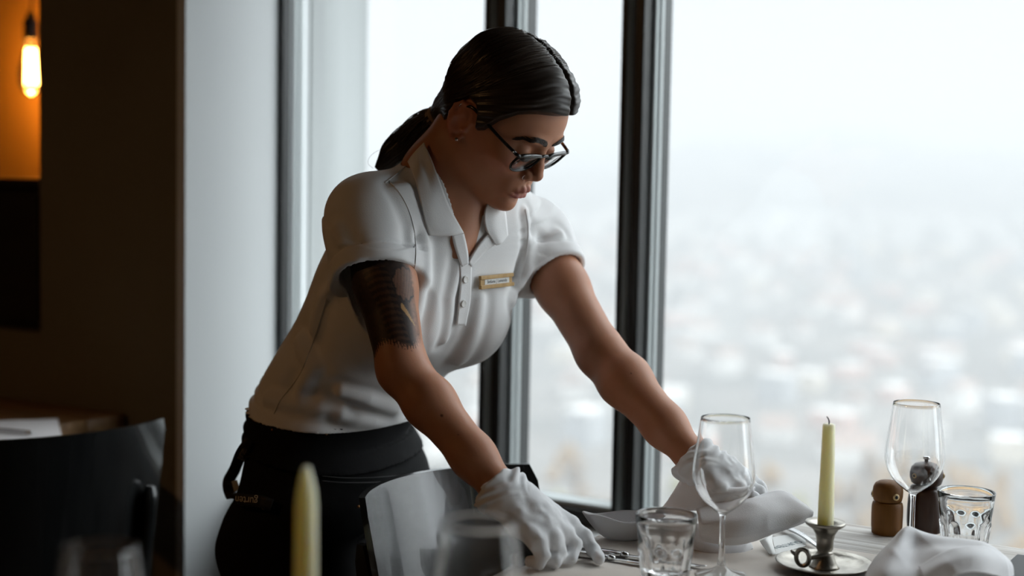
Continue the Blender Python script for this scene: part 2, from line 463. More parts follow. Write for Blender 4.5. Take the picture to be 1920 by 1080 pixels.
for k in range(6):
    e = empty('town_building', (0, 0, -400), 0, 'pale building blurred in the haze of the valley town', 'building', 'buildings of the hazy valley town')
    a, b = MB(), MB()
    w_, d_, h_ = rng.uniform(14, 34), rng.uniform(11, 16), rng.uniform(9, 19)
    M0 = hgt
    a.box((-w_ / 2, -d_ / 2, 0), (w_ / 2, d_ / 2, h_))
    if k % 2: b.box((-w_ / 2 - .3, -d_ / 2 - .3, h_), (w_ / 2 + .3, d_ / 2 + .3, h_ + .6))
    else:
        v = [b.bm.verts.new(p) for p in ((-w_ / 2 - .5, -d_ / 2 - .5, h_), (w_ / 2 + .5, -d_ / 2 - .5, h_), (w_ / 2 + .5, d_ / 2 + .5, h_), (-w_ / 2 - .5, d_ / 2 + .5, h_), (-w_ / 2 - .5, 0, h_ + d_ * .35), (w_ / 2 + .5, 0, h_ + d_ * .35))]
        for f in ((0, 1, 5, 4), (2, 3, 4, 5), (1, 2, 5), (3, 0, 4), (3, 2, 1, 0)): b.bm.faces.new([v[i] for i in f])
    a.build('walls', m_build[(0, 1, 0, 2, 0, 3)[k]], e, smooth=False); b.build('roof', m_build[0] if k % 2 else m_roof, e, smooth=False)
    protos.append(e)
spots = []
for k in range(9000):
    r = 620 + 1530 * rng.random() ** .75; az = rng.uniform(R_(-9), R_(24))
    if rng.random() > .25 + .75 * (math.sin(r / 90 + 5 * az) * math.sin(az * 22 + r / 150) > -.1): continue
    x, y = r * math.sin(az), r * math.cos(az)
    if any((x - a) ** 2 + (y - b) ** 2 < 46 ** 2 for a, b in spots): continue
    spots.append((x, y))
    if len(spots) >= 330: break
used = set()
near = sorted(spots, key=lambda p: p[0] ** 2 + p[1] ** 2)
rest_w, rest_r = MB(), MB()
for i, (x, y) in enumerate(near):
    if i < 180:
        k = i % 6
        o = protos[k] if k not in used else copy_tree(protos[k])
        used.add(k)
        o.location = (x, y, hgt(x, y) - 2); o.rotation_euler = (0, 0, rng.uniform(0, 3.14))
    else:
        house(rest_w, rest_r, x, y, rng.uniform(12, 36), rng.uniform(10, 15), rng.uniform(8, 20), rng.uniform(0, 3.1), True)
rw = rest_w.build('town_quarter', m_build[0], None, smooth=False)
tag(rw, 'far hazy quarters of the town filling the valley', 'town', kind='stuff')
rest_r.build('roofs', m_build[3], rw, smooth=False)['kind'] = 'stuff'
# autumn trees on the slope below the house
m_leaf = [mottled('autumn_leaves_%s' % n, c, tuple(v * .7 for v in c), (.6, .6, .6), .8) for n, c in (('ochre', (.42, .27, .12)), ('olive', (.33, .31, .12)), ('brown', (.28, .20, .13)))]
mb = [MB(), MB(), MB()]
for k in range(560):
    r = rng.uniform(90, 620); az = rng.uniform(R_(-8), R_(24))
    if az < R_(14) and not (R_(3) < az < R_(7) and r < 260) and rng.random() > (.5 if r > 260 else .15): continue
    x, y = r * math.sin(az), r * math.cos(az); z = hgt(x, y)
    s_ = rng.uniform(2.5, 4.5)
    kk = 1 if az < R_(6) and r < 260 else rng.choice((0, 2, 2, 1) if az < R_(14) else (0, 0, 2))
    for q in range(3):
        mb[kk].sphere((x + rng.uniform(-1.5, 1.5), y + rng.uniform(-1.5, 1.5), z + s_ * (.8 + .5 * q)), (s_ * (1 - .2 * q), s_ * (1 - .2 * q), s_ * .9), u=10, v=7)
wood = mb[0].build('autumn_woods', m_leaf[0], None); tag(wood, 'ochre and brown autumn woods on the slope below the window', 'trees', kind='stuff')
for k in (1, 2): mb[k].build('foliage', m_leaf[k], wood)['kind'] = 'stuff'
# the haze that fills the valley
HAZE_S, HAZE_A = .00095, .00015
m_haze = bpy.data.materials.new('valley_haze'); m_haze.use_nodes = True
_n = m_haze.node_tree; _n.nodes.clear()
_o = _n.nodes.new('ShaderNodeOutputMaterial'); _v = _n.nodes.new('ShaderNodeVolumeScatter')
_v.inputs['Color'].default_value = (.93, .96, 1, 1); _v.inputs['Density'].default_value = HAZE_S; _v.inputs['Anisotropy'].default_value = 0.0
_va = _n.nodes.new('ShaderNodeVolumeAbsorption'); _va.inputs['Density'].default_value = HAZE_A; _va.inputs['Color'].default_value = (0, 0, 0, 1)
_as = _n.nodes.new('ShaderNodeAddShader'); _n.links.new(_v.outputs[0], _as.inputs[0]); _n.links.new(_va.outputs[0], _as.inputs[1])
_n.links.new(_as.outputs[0], _o.inputs['Volume'])
hz = MB().box((-1700, 40, -400), (2700, 4300, 140)).build('valley_haze', m_haze, None, smooth=False)
tag(hz, 'pale mist filling the valley outside the window', 'haze', kind='stuff')
# ================================================================== tables and what stands on them
TZ = .75
m_wood_white = mottled('whitewashed_oak', (.80, .78, .75), (.36, .32, .28), (3, 60, 60), .65, bump=1.0, bscale=1.0, detail=6, bstretch=(14, 240, 60))
m_wood_brown = mottled('brown_oak', (.30, .16, .06), (.18, .09, .035), (2, 45, 45), .45, bump=.3, bscale=1.0, bstretch=(10, 160, 40))
m_iron = mat('black_iron', (.02, .02, .02), .5, .6)
m_paper = mottled('greige_paper', (.74, .68, .62), (.70, .64, .58), (6, 6, 6), .85, bump=.1, bscale=300)
m_linen = mottled('white_linen', (.80, .79, .80), (.76, .75, .76), (8, 8, 8), .9, bump=.25, bscale=900, sheen=.25)
m_glass = mat('clear_glass', (1, 1, 1), .0, trans=1.0, ior=1.48)
m_steel = mat('polished_steel', (.62, .62, .62), .16, 1.0)
m_pewter = mottled('worn_pewter', (.50, .47, .42), (.30, .275, .24), (60, 60, 60), .34, metal=1.0, bump=.25, bscale=160)
m_wax = mat('ivory_wax', (.95, .85, .60), .45, sss=1.0, sscale=.022, srad=(1.0, .88, .66))
m_wick = mat('burnt_wick', (.012, .010, .009), .9)
m_oak = mottled('oiled_oak', (.20, .085, .018), (.12, .048, .009), (60, 60, 9), .5, bump=.15, bscale=1.0, bstretch=(300, 300, 30), spec=.25)
m_walnut = mottled('dark_walnut', (.055, .022, .010), (.030, .012, .006), (60, 60, 9), .33, bump=.12, bscale=1.0, bstretch=(300, 300, 30))
m_eye_w = mat('pale_wood_ring', (.62, .45, .22), .5)
m_eye_b = mat('black_peg', (.008, .008, .008), .35)
m_chair = mottled('black_stained_plywood', (.009, .0095, .0095), (.017, .018, .018), (60, 60, 3), .26, bump=.12, bscale=1.0, bstretch=(90, 90, 5), spec=.7, coat=.6)

TC = PZ(1283, 937, TZ)             # the corner of the main table between window and chair
TA = math.atan2(U.y, U.x)
def tpt(a, b, z=TZ): q = TC + U * a - N * b; return Vector((q.x, q.y, z))   # a along the window side, b towards the room
def table(name, origin, rz, L, W, m, label, cat='table', planks=5, corner=.10):
    e = empty(name, (origin.x, origin.y, 0), rz, label, cat)
    mb = MB(); pw = W / planks
    for k in range(planks):
        y1, y0 = -k * pw - (.0012 if k else 0), -(k + 1) * pw + (.0012 if k < planks - 1 else 0)
        c = corner if k == 0 else 0
        poly = [(c, y1), (L, y1), (L, y0), (0, y0), (0, y1 - c)] if c else [(0, y1), (L, y1), (L, y0), (0, y0)]
        mb.prism(poly[::-1], TZ - .032, TZ, .002)
    top = mb.build('tabletop', m, e, angle=40)
    MB().box((.10, -W + .12, TZ - .09), (L - .10, -.12, TZ - .033)).build('apron', m_iron, e, smooth=False)
    for sx in (.10, L - .16):
        for sy in (-.16, -W + .10):
            MB().box((sx, sy, 0), (sx + .06, sy + .06, TZ - .033), .004).build('leg', m_iron, e, smooth=False)
    return e
TAB_L, TAB_W = 1.5, .80
table('dining_table', TC, TA, TAB_L, TAB_W, m_wood_white, 'whitewashed rough wooden table by the window, laid with glasses, candle and napkins')

# paper table runner across the table
def flat_sheet(name, pts, z, th, m, label, cat, group=None, parent=None):
    c = sum((Vector((p[0], p[1], 0)) for p in pts), Vector()) / len(pts)
    o = MB().prism([(p[0] - c.x, p[1] - c.y) for p in pts], 0, th).build(name, m, parent, smooth=False)
    o.location = (c.x, c.y, z)
    return tag(o, label, cat, group)
q = [tpt(.015, .16), tpt(.015, .74), tpt(.50, .74), tpt(.50, .16)]
flat_sheet('paper_placemat', [(p.x, p.y) for p in q], TZ + .0005, .0006, m_paper, 'greige paper placemat under the gloved hand and cutlery on the main table', 'placemat')
q = [tpt(.515, .10), tpt(.515, .66), tpt(.97, .66), tpt(.97, .10)]
flat_sheet('paper_placemat', [(p.x, p.y) for p in q], TZ + .0005, .0006, m_paper, 'pale paper placemat under the pewter candlestick', 'placemat')

# ---- glasses
def wine_glass(name, loc, h, rr, rm, label):
    e = empty(name, loc, 0, label, 'wine glass')
    k = h / .225; t = .0008
    out = [(.0038, .083), (.0052, .0880), (.012, .0935), (.024, .1045), (.0335, .1180), (.0385, .132), (.0402, .146), (.0392, .162), (.0368, .182), (.0338, .204), (.0312, .225)]
    s_ = rm / .0402
    zz = np.array([p[1] for p in out]); r_ = np.array([p[0] for p in out])
    pr = crom(np.stack([r_, zz], 1), 44)
    outer = [((r if z < .09 else r * s_) , z * k) for r, z in pr]
    outer = [(max(.0038, r), z) for r, z in outer]
    inner = [(max(0, r - t * (1 - .55 * (i / 43) ** 3)), z + .0012 * max(0, 1 - i / 14)) for i, (r, z) in enumerate(outer)][::-1]
    inner = [p for p in inner if p[1] > .0910 * k and p[0] > .004]
    base = [(0, .0), (.033, .0), (.0335, .0012), (.030, .0026), (.014, .0062), (.0062, .0115), (.0042, .022), (.0035, .045), (.0034, .07)]
    prof = base + outer + [(outer[-1][0] - t * .5, outer[-1][1] + .0003)] + inner + [(0, .0910 * k)]
    MB().lathe(prof, 64).build('bowl_and_stem', m_glass, e)
    return e
def tumbler(name, loc, h, rt, label, rz=0.0):
    e = empty(name, loc, rz, label, 'tumbler')
    rb = rt * .70
    def prof_r(z): return rb + (rt - rb) * (z / h) ** .9
    nf = 10
    def flute(i, a, r, z):
        if z <= .001 or z > .60 * h or r < rb * .9: return r
        fac = abs(math.cos(nf * a / 2))
        amt = .0032 * (1 - fac ** 2) * min(1, (z / .006)) * (1 if z < .46 * h else max(0, (.60 * h - z) / (.14 * h)))
        return r - amt
    zo = [0, .0015, .006, .015, .025, .035, .042, .047, .051, .055, .06, .07, .08, h - .001, h]
    out = [(0, 0.0)] + [(prof_r(z) + (.0012 if .004 < z < .05 else 0), z) for z in zo]
    inn = [(prof_r(z) - (.0018 if z > .05 else .0055), z) for z in (h, .08, .06, .05, .042, .034, .027, .0215)] + [(rb * .55, .0178), (0, .0165)]
    MB().lathe(out + [(rt - .0009, h + .0005)] + inn, 100, flute=lambda i, a, r, z: flute(i, a, r, z) if i < len(out) else r).build('cut_glass_body', m_glass, e)
    return e
G1 = PZ(1352, 1078, TZ + .001); G2 = PZ(1708, 1034, TZ + .001)
wine_glass('wine_glass', G1, .2035, .0305, .0400, 'empty wine glass in front of the gloved hand and napkin')
wine_glass('wine_glass', G2, .2065, .0305, .0402, 'empty wine glass standing before the dark wooden pepper bird')
T1 = PZ(1246, 1098, TZ + .0015); T2 = PZ(1807, 1043, TZ + .0005)
tumbler('tumbler', T1, .090, .0385, 'faceted water tumbler beside the cutlery and the gloved right hand')
tumbler('tumbler', T2, .090, .0385, 'faceted water tumbler to the right of the pepper bird', .2)

# ---- candle in a pewter chamberstick
CS = PZ(1545, 1067, TZ + .0015)
ch = empty('candlestick', CS, 0, 'pewter chamberstick with dish and ring handle on the main table', 'candlestick')
MB().lathe([(0, 0), (.040, 0), (.045, .0012), (.058, .0065), (.0625, .0095), (.0632, .0108), (.061, .0112), (.055, .0075), (.046, .0035), (.03, .0022), (.022, .0026), (.0, .003)], 56).build('dish', m_pewter, ch)
CK = 1.13                          # height scale of the stem
HC = .055                          # height of the cup rim
MB().lathe([(0, .002), (.020, .0025), (.0175, .0045), (.0145, .010), (.0120, .0165), (.0108, .019), (.0095, .0205), (.0095, .0225), (.0108, .024), (.0112, .034), (.0128, .041), (.017, .0475), (.0225, .0505), (.0258, .0528), (.0264, HC), (.0255, HC + .0012), (.020, HC - .001), (.0112, HC - .004), (.0108, .036), (0, .036)], 48, M=Matrix.Diagonal((1, 1, CK, 1))).build('cup', m_pewter, ch)
hd = MB()
ra = Vector((-.030, -.008, .017))
ring = [(ra.x + .0085 * math.cos(a) * .9, ra.y - .004 * math.cos(a), ra.z + .0108 * math.sin(a)) for a in [2 * math.pi * k / 24 for k in range(24)]]
hd.tube(ring, .0032, 8, close=True)
hd.tube([(-.0215, -.0105, .0165), (-.012, -.011, .0195), (.0, -.0115, .0225), (.008, -.010, .0238)], [.003, .0032, .003, .002], 8)
hd.tube([(-.0385, -.004, .020), (-.0425, -.002, .0225), (-.044, -.001, .025)], [.003, .0026, .0016], 8)
hd.build('handle', m_pewter, ch)
cn = empty('candle', CS + Vector((0, 0, .0365 * CK)), 0, 'ivory taper candle with a burnt wick standing in the pewter candlestick', 'candle')
CH = .1505
MB().lathe([(0, 0), (.0104, 0), (.0106, .01), (.0101, .05), (.0090, .10), (.0080, CH - .003), (.0074, CH - .0005), (.0058, CH), (.003, CH - .0012), (0, CH - .0015)], 32).build('wax', m_wax, cn)
MB().tube([(0, 0, CH - .002), (.0002, 0, CH + .003), (-.0008, 0, CH + .006), (-.0025, 0, CH + .0085), (-.0032, 0, CH + .0092)], [.0009, .0009, .0008, .0007, .0005], 8).build('wick', m_wick, cn)

# ---- the two wooden birds for salt and pepper
def bird(name, loc, prof_b, prof_h, m, label, eyes, facing, topper=None, holes=False, eye_r=.0036):
    e = empty(name, loc, facing, label, 'shaker')
    body = MB().lathe(prof_b, 48).build('body', m, e)
    head = MB().lathe(prof_h, 48).build('head', m, e)
    for (a, z, r) in eyes:
        M = Matrix.Rotation(a, 4, 'Z') @ Matrix.Translation((r, 0, z)) @ Matrix.Rotation(math.pi / 2, 4, 'Y')
        ey = MB().lathe([(0, -.002), (eye_r, -.002), (eye_r, .0004), (eye_r * .62, .0008), (0, .0008)], 24, M=M).build('eye', m_eye_w, head)
        MB().lathe([(0, .0005), (eye_r * .6, .0005), (eye_r * .5, .0014), (0, .0016)], 20, M=M).build('pupil', m_eye_b, ey)
    if topper: MB().lathe(topper, 24).build('knob', m_steel, head)
    if holes:
        hb = MB()
        zt = prof_h[-1][1]
        for k in range(7):
            a = 2 * math.pi * k / 6; r = 0 if k == 6 else .0075
            hb.sphere((r * math.cos(a), r * math.sin(a), zt - .0002 - (.0006 if k < 6 else 0)), (.0008, .0008, .0004), u=8, v=6)
        hb.build('shaker_holes', m_eye_b, head)
    return e
B1 = PZ(1662, 1000, TZ + .0005); B2 = PZ(1733, 996, TZ + .0005)
bird('salt_shaker', B1, [(0, 0), (.0195, 0), (.0212, .0012), (.0222, .012), (.0224, .026), (.0222, .040), (.0212, .0452), (.0195, .047), (0, .047)],
     [(0, .0475), (.0178, .0475), (.0200, .049), (.0212, .0545), (.0216, .062), (.0208, .0685), (.0182, .0735), (.013, .0768), (.006, .0782), (0, .0785)],
     m_oak, 'light brown wooden bird-shaped salt shaker beside the right wine glass', [(R_(-72), .0575, .0220), (R_(-188), .0575, .0220)], 0.0, None, True, .0048)
bird('pepper_mill', B2, [(0, 0), (.0225, 0), (.0245, .0015), (.0256, .014), (.0258, .030), (.0250, .048), (.0232, .060), (.0205, .065), (.0150, .066), (0, .066)],
     [(0, .0665), (.0140, .0665), (.0165, .0675), (.0215, .0715), (.0238, .079), (.0240, .087), (.0218, .0945), (.0165, .0995), (.008, .1015), (0, .102)],
     m_walnut, 'dark walnut bird-shaped pepper mill behind the right wine glass', [(R_(-20), .084, .0244), (R_(-150), .084, .0244)], 0.0,
     [(0, .101), (.003, .101), (.003, .106), (.0052, .1065), (.0054, .1095), (.004, .1105), (0, .1108)], False, .0038)

# ---- cutlery
def handle_poly(L, w0, w1, n=14):
    return [(L * k / n, (w0 + (w1 - w0) * (k / n)) * (1 if 0 < k < n else .45)) for k in range(n + 1)]
def knife(name, loc, rz, label, group=None):
    e = empty(name, loc, rz, label, 'knife', group)
    up = handle_poly(.098, .0052, .0066)
    MB().prism([(x - .098, y) for x, y in up] + [(x - .098, -y) for x, y in up[::-1]], 0, .0062, .0018).build('handle', m_steel, e)
    MB().tube([(0, 0, .0035), (.003, 0, .0036), (.007, 0, .0034), (.010, 0, .0032)], [.0040, .0048, .0036, .0030], 12).build('bolster', m_steel, e)
    bl_ = [(.008, -.004), (.04, -.0072), (.085, -.0082), (.105, -.006), (.116, .001), (.118, .004), (.10, .0048), (.008, .004)]
    MB().prism(bl_, .0022, .0036, .0004).build('blade', m_steel, e)
    return e
def fork(name, loc, rz, label):
    e = empty(name, loc, rz, label, 'fork')
    up = handle_poly(.12, .0034, .0066)
    rows = [[(x - .12, y * q, .003 + .004 * math.sin(x / .12 * 3)) for q in (-1, -.5, 0, .5, 1)] for x, y in up]
    o = MB().grid(rows).build('handle', m_steel, e); md = o.modifiers.new('s', 'SOLIDIFY'); md.thickness = .0022; md.offset = 0
    h = MB()
    h.prism([(0, -.0034), (.02, -.004), (.034, -.011), (.045, -.012), (.045, .012), (.034, .011), (.02, .004), (0, .0034)], .003, .005, .0006)
    for k in range(4): h.box((.045, -.012 + k * .0067, .003), (.088, -.012 + k * .0067 + .0038, .0048), .0006)
    h.build('tines', m_steel, e)
    return e
kp, kq = PZ(1130, 1047, TZ + .003), PZ(1215, 1060, TZ + .003)
ang = math.atan2(kq.y - kp.y, kq.x - kp.x)
knife('table_knife', PZ(1140, 1050, TZ + .002), ang, 'steel table knife at the fingertip of the gloved right hand')
knife('table_knife', PZ(1165, 1044, TZ + .002), ang + .03, 'steel table knife lying just behind the knife at the fingertip')
kp, kq = PZ(1476, 996, TZ + .004), PZ(1520, 1022, TZ + .004)
fork('dessert_fork', PZ(1470, 992, TZ + .003), math.atan2(kq.y - kp.y, kq.x - kp.x) + math.pi, 'steel cutlery handle sticking out below the loose napkin near the candlestick')

# ---- foreground table with two glasses and a candle, out of focus
FT = Vector((-.72, 1.36, 0))
table('dining_table', FT, 0, .80, .80, m_wood_brown, 'wooden table in the blurred foreground carrying a candle and glasses', planks=5, corner=.0)
def onfg(px, Y): p = P(px, 500, Y); return Vector((p.x, p.y, TZ + .0005))
wine_glass('wine_glass', onfg(906, 1.17), .212, .0305, .040, 'blurred wine glass in the foreground before the chair and gloved hand')
wine_glass('wine_glass', onfg(186, 1.13), .196, .0300, .039, 'blurred wine glass at the lower left in front of the black chair')
fc = onfg(578, 1.19)
fs = empty('candlestick', fc, 0, 'foreground candlestick holding the blurred ivory candle', 'candlestick')
MB().lathe([(0, 0), (.05, 0), (.055, .004), (.06, .009), (.058, .010), (.045, .004), (.02, .006), (.012, .014), (.010, .022), (.012, .034), (.022, .05), (.025, .055), (.02, .055), (.0108, .051), (.0106, .036), (0, .036)], 40).build('holder', m_pewter, fs)
fcn = empty('candle', fc + Vector((0, 0, .0365)), 0, 'blurred ivory candle with a pointed tip in the foreground', 'candle')
_top = P(572, 872, 1.19).z - fc.z - .0365
MB().lathe([(0, 0), (.0104, 0), (.0106, .01), (.0100, _top * .5), (.0092, _top - .035), (.0080, _top - .022), (.0050, _top - .008), (.0030, _top - .002), (0, _top)], 32).build('wax', m_wax, fcn)
MB().tube([(0, 0, _top - .003), (.0005, 0, _top + .001)], .0008, 6).build('wick', m_wick, fcn)

# ---- chairs: curved plywood backrest between two rear posts
def chair(loc, rz, label, arc=.30, half=.185, z0=.55, z1=.825, zt=.74, lean=.10):
    """local +x is the sitting direction; the backrest is concave towards +x"""
    e = empty('chair', (loc.x, loc.y, 0), rz, label, 'chair', None)
    nu, nv = 33, 14
    rad = (half ** 2 + arc ** 2) / (2 * arc) if arc > 0 else 10
    amax = math.asin(min(1, half / rad))
    def bp(u, v, off):             # u in -1..1 across, v 0..1 up
        a = u * amax
        z = z0 + (z1 - z0) * v
        y = rad * math.sin(a); x = rad * (1 - math.cos(a)) - arc * .0
        x -= lean * v
        return Vector((x, y, z)) - Vector((math.cos(a), -math.sin(a), 0)) * off
    mb = MB(); th = .009
    def edge(u, v):                # rounded upper corners
        return u, v
    def shape(off):
        rows = []
        for j in range(nv):
            v = j / (nv - 1); row = []
            cut = 1.0
            d = max(0, v - .90) / .10
            cut = 1 - .045 * (1 - math.sqrt(max(0, 1 - d * d)))
            cut -= .05 * (1 - v)
            for i in range(nu):
                u = (-1 + 2 * i / (nu - 1)) * cut
                row.append(bp(u, v, off))
            rows.append(row)
        return rows
    A, B = shape(0), shape(th)
    ga = [[mb.bm.verts.new(p) for p in r] for r in A]; gb = [[mb.bm.verts.new(p) for p in r] for r in B]
    for g in (ga, gb):
        for a, b in zip(g[:-1], g[1:]):
            for k in range(nu - 1): mb.bm.faces.new((a[k], a[k + 1], b[k + 1], b[k]))
    la = ga[0] + [r[-1] for r in ga[1:]] + ga[-1][-2::-1] + [r[0] for r in ga[-2:0:-1]]
    lb = gb[0] + [r[-1] for r in gb[1:]] + gb[-1][-2::-1] + [r[0] for r in gb[-2:0:-1]]
    for k in range(len(la)): mb.bm.faces.new((la[k], la[(k + 1) % len(la)], lb[(k + 1) % len(la)], lb[k]))
    mb.build('backrest', m_chair, e, angle=50)
    st = MB()
    n = 28; ring = []
    sx0, sx1 = .02, .42
    poly = []
    for k in range(n):
        a = 2 * math.pi * k / n
        cx, cy = math.cos(a), math.sin(a)
        poly.append(((sx0 + sx1) / 2 + (sx1 - sx0) / 2 * math.copysign(abs(cx) ** .55, cx), .20 * math.copysign(abs(cy) ** .55, cy)))
    st.prism(poly, .445, .463, .004).build('seat', m_chair, e, angle=40)
    for s_ in (-1, 1):
        xb = rad * (1 - math.cos(amax * .93))
        yb = half * .84
        pm = MB()
        xb = rad * (1 - math.cos(math.asin(yb / rad)))
        lz = lambda z: lean * (z - z0) / (z1 - z0)
        pts = [(xb - .05, s_ * yb, 0), (xb + .0, s_ * yb, .44), (xb - .030 - lz(.60), s_ * yb, .60), (xb - .030 - lz(zt), s_ * yb, zt)]
        cp = crom(pts, 18)
        rows = []
        for i, p in enumerate(cp):
            t = i / 17; hw = .017; hd_ = .010
            if i == 17: hw *= .45; hd_ *= .6
            if i == 16: hw *= .85
            rows.append([(p[0] + hw * dx, p[1] + hd_ * dy, p[2]) for dx, dy in ((-1, -.6), (-.8, -1), (.8, -1), (1, -.6), (1, .6), (.8, 1), (-.8, 1), (-1, .6))])
        pm.grid(rows, closed_u=True)
        pm.bm.verts.ensure_lookup_table()
        pm.bm.faces.new([pm.bm.verts[k] for k in range(8)][::-1]); pm.bm.faces.new([pm.bm.verts[len(pm.bm.verts) - 8 + k] for k in range(8)])
        pm.build('leg', m_chair, e, angle=40)
        MB().tube([(.40, s_ * .17, 0), (.38, s_ * .165, .446)], [.012, .016], 12).build('leg', m_chair, e)
    MB().box((.03, -.17, .40), (.38, .17, .444), .004).build('seat_frame', m_chair, e, smooth=False)
    return e
# chair pushed in at the end of the main table
c_near, c_far = P(684, 940, 1.915), P(1004, 867, 2.185)
cm = (c_near + c_far) / 2; cdir = (c_far - c_near); cdir.z = 0
cw = cdir.length / 2; cdir.normalize()
cf = Vector((cdir.y, -cdir.x, 0))
CHA = math.atan2(cf.y, cf.x)
ARC = .075
_lean = .09
co = cm - cf * ARC + cf * _lean
chair(co, CHA, 'black curved-back chair pushed up to the laid table beneath the gloved arm', ARC, cw, .50, c_near.z * .5 + c_far.z * .5, lean=_lean)
# chair at the left table, seen from behind
l_tip, l_mid = P(303, 777, 2.58), P(-40, 836, 2.30)
ldir = Vector((.80, .60, 0)).normalized(); lf = Vector((-ldir.y, ldir.x, 0))
lm = l_tip - ldir * .235
LA = math.atan2(lf.y, lf.x)
chair(lm - lf * .095 + lf * .06, LA, 'black curved-back chair at the small side table by the dark wall', .095, .235, .50, l_tip.z * .6 + l_mid.z * .4, zt=.695, lean=.06)

# ---- left table by the wall
lt_r = PZ(232, 800, TZ)
LO = W0 + U * (on_plane(240, T_IN, 770) - 1.0) + N * (T_IN - .006)
table('dining_table', Vector((LO.x, LO.y, 0)), TA, 1.0, .42, m_wood_brown, 'brown wooden side table against the dark wall behind the left chair', planks=4, corner=0)
def ltp(px, py, z): return PZ(px, py, z)
qs = [ltp(-60, 802, TZ), ltp(108, 797, TZ), ltp(116, 832, TZ), ltp(-60, 845, TZ)]
flat_sheet('napkin', [(p.x, p.y) for p in qs[::-1]], TZ + .001, .012, m_linen, 'folded white napkin on the side table behind the left chair', 'napkin')
a_, b_ = ltp(-60, 800, TZ), ltp(34, 808, TZ)
kn = knife('table_knife', ltp(-20, 808, TZ + .014), math.atan2(b_.y - a_.y, b_.x - a_.x) + math.pi, 'steel knife on the folded napkin of the left side table')
# ================================================================== implicit surfaces for the figure
def A3(v): return np.asarray(v, dtype=np.float64)
def sm_union(a, b, k):
    if k <= 0: return np.minimum(a, b)
    h = np.maximum(k - np.abs(a - b), 0) / k
    return np.minimum(a, b) - h * h * k * .25
def sm_sub(a, b, k):               # a minus b
    h = np.maximum(k - np.abs(a + b), 0) / k
    return np.maximum(a, -b) + h * h * k * .25
def sm_max(a, b, k): return -sm_union(-a, -b, k)
def sstep(a, b, x):
    t = np.clip((x - a) / (b - a), 0, 1); return t * t * (3 - 2 * t)
def d_sph(p, c, r): return np.linalg.norm(p - A3(c), axis=1) - r
def d_ell(p, c, r, R=None):
    q = p - A3(c)
    if R is not None: q = q @ A3(R).T        # rows of R are the local axes
    r = A3(r); k0 = np.linalg.norm(q / r, axis=1); k1 = np.linalg.norm(q / (r * r), axis=1)
    return k0 * (k0 - 1) / np.maximum(k1, 1e-9)
def d_cone(p, a, b, ra, rb):
    a, b = A3(a), A3(b); ba = b - a
    t = np.clip(((p - a) @ ba) / (ba @ ba), 0, 1)
    return np.linalg.norm(p - a - t[:, None] * ba, axis=1) - (ra + (rb - ra) * t)
def d_chain(p, pts, rads, k=.0):
    d = None
    for i in range(len(pts) - 1):
        e = d_cone(p, pts[i], pts[i + 1], rads[i], rads[i + 1])
        d = e if d is None else sm_union(d, e, k)
    return d
def d_ecap(p, a, b, ra, rb, wdir, flat):     # tapered limb with an elliptic section: flat = depth / width
    a, b = A3(a), A3(b); ba = b - a; L = np.linalg.norm(ba); ax = ba / L
    wd = A3(wdir); wd = wd - (wd @ ax) * ax; wd /= np.linalg.norm(wd); nn = np.cross(ax, wd)
    q = p - a; t = np.clip((q @ ax) / L, 0, 1)
    q = q - (t * L)[:, None] * ax
    u, v, s = q @ wd, q @ nn, q @ ax
    r = ra + (rb - ra) * t
    return (np.sqrt(u * u + (v / flat) ** 2 + s * s) - r) * min(1.0, .5 + .5 * flat)
def _hash(i, j, k, s):
    n = (i * 374761393 + j * 668265263 + k * 2147483647 + s * 974711) & 0xffffffff
    n = ((n ^ (n >> 13)) * 1274126177) & 0xffffffff
    return ((n ^ (n >> 16)) & 0xffff) / 32767.5 - 1
def vnoise(p, scale, seed=0):
    q = p * scale; i = np.floor(q).astype(np.int64); f = q - i; f = f * f * (3 - 2 * f)
    o = 0
    for dx in (0, 1):
        wx = f[:, 0] if dx else 1 - f[:, 0]
        for dy in (0, 1):
            wy = f[:, 1] if dy else 1 - f[:, 1]
            for dz in (0, 1):
                wz = f[:, 2] if dz else 1 - f[:, 2]
                o = o + wx * wy * wz * _hash(i[:, 0] + dx, i[:, 1] + dy, i[:, 2] + dz, seed)
    return o
def near(f, c, R):                 # evaluate f only near its bounding ball
    c = A3(c)
    def g(p):
        b = np.linalg.norm(p - c, axis=1) - R
        o = b + .02
        m = b < .03
        if m.any(): o[m] = f(p[m])
        return o
    return g
def grad(f, p, e=4e-4):
    g = np.stack([f(p + A3(v) * e) - f(p - A3(v) * e) for v in np.eye(3)], 1) / (2 * e)
    return g
def evalc(f, p, n=600000):
    return np.concatenate([f(p[i:i + n]) for i in range(0, len(p), n)]) if len(p) > n else f(p)
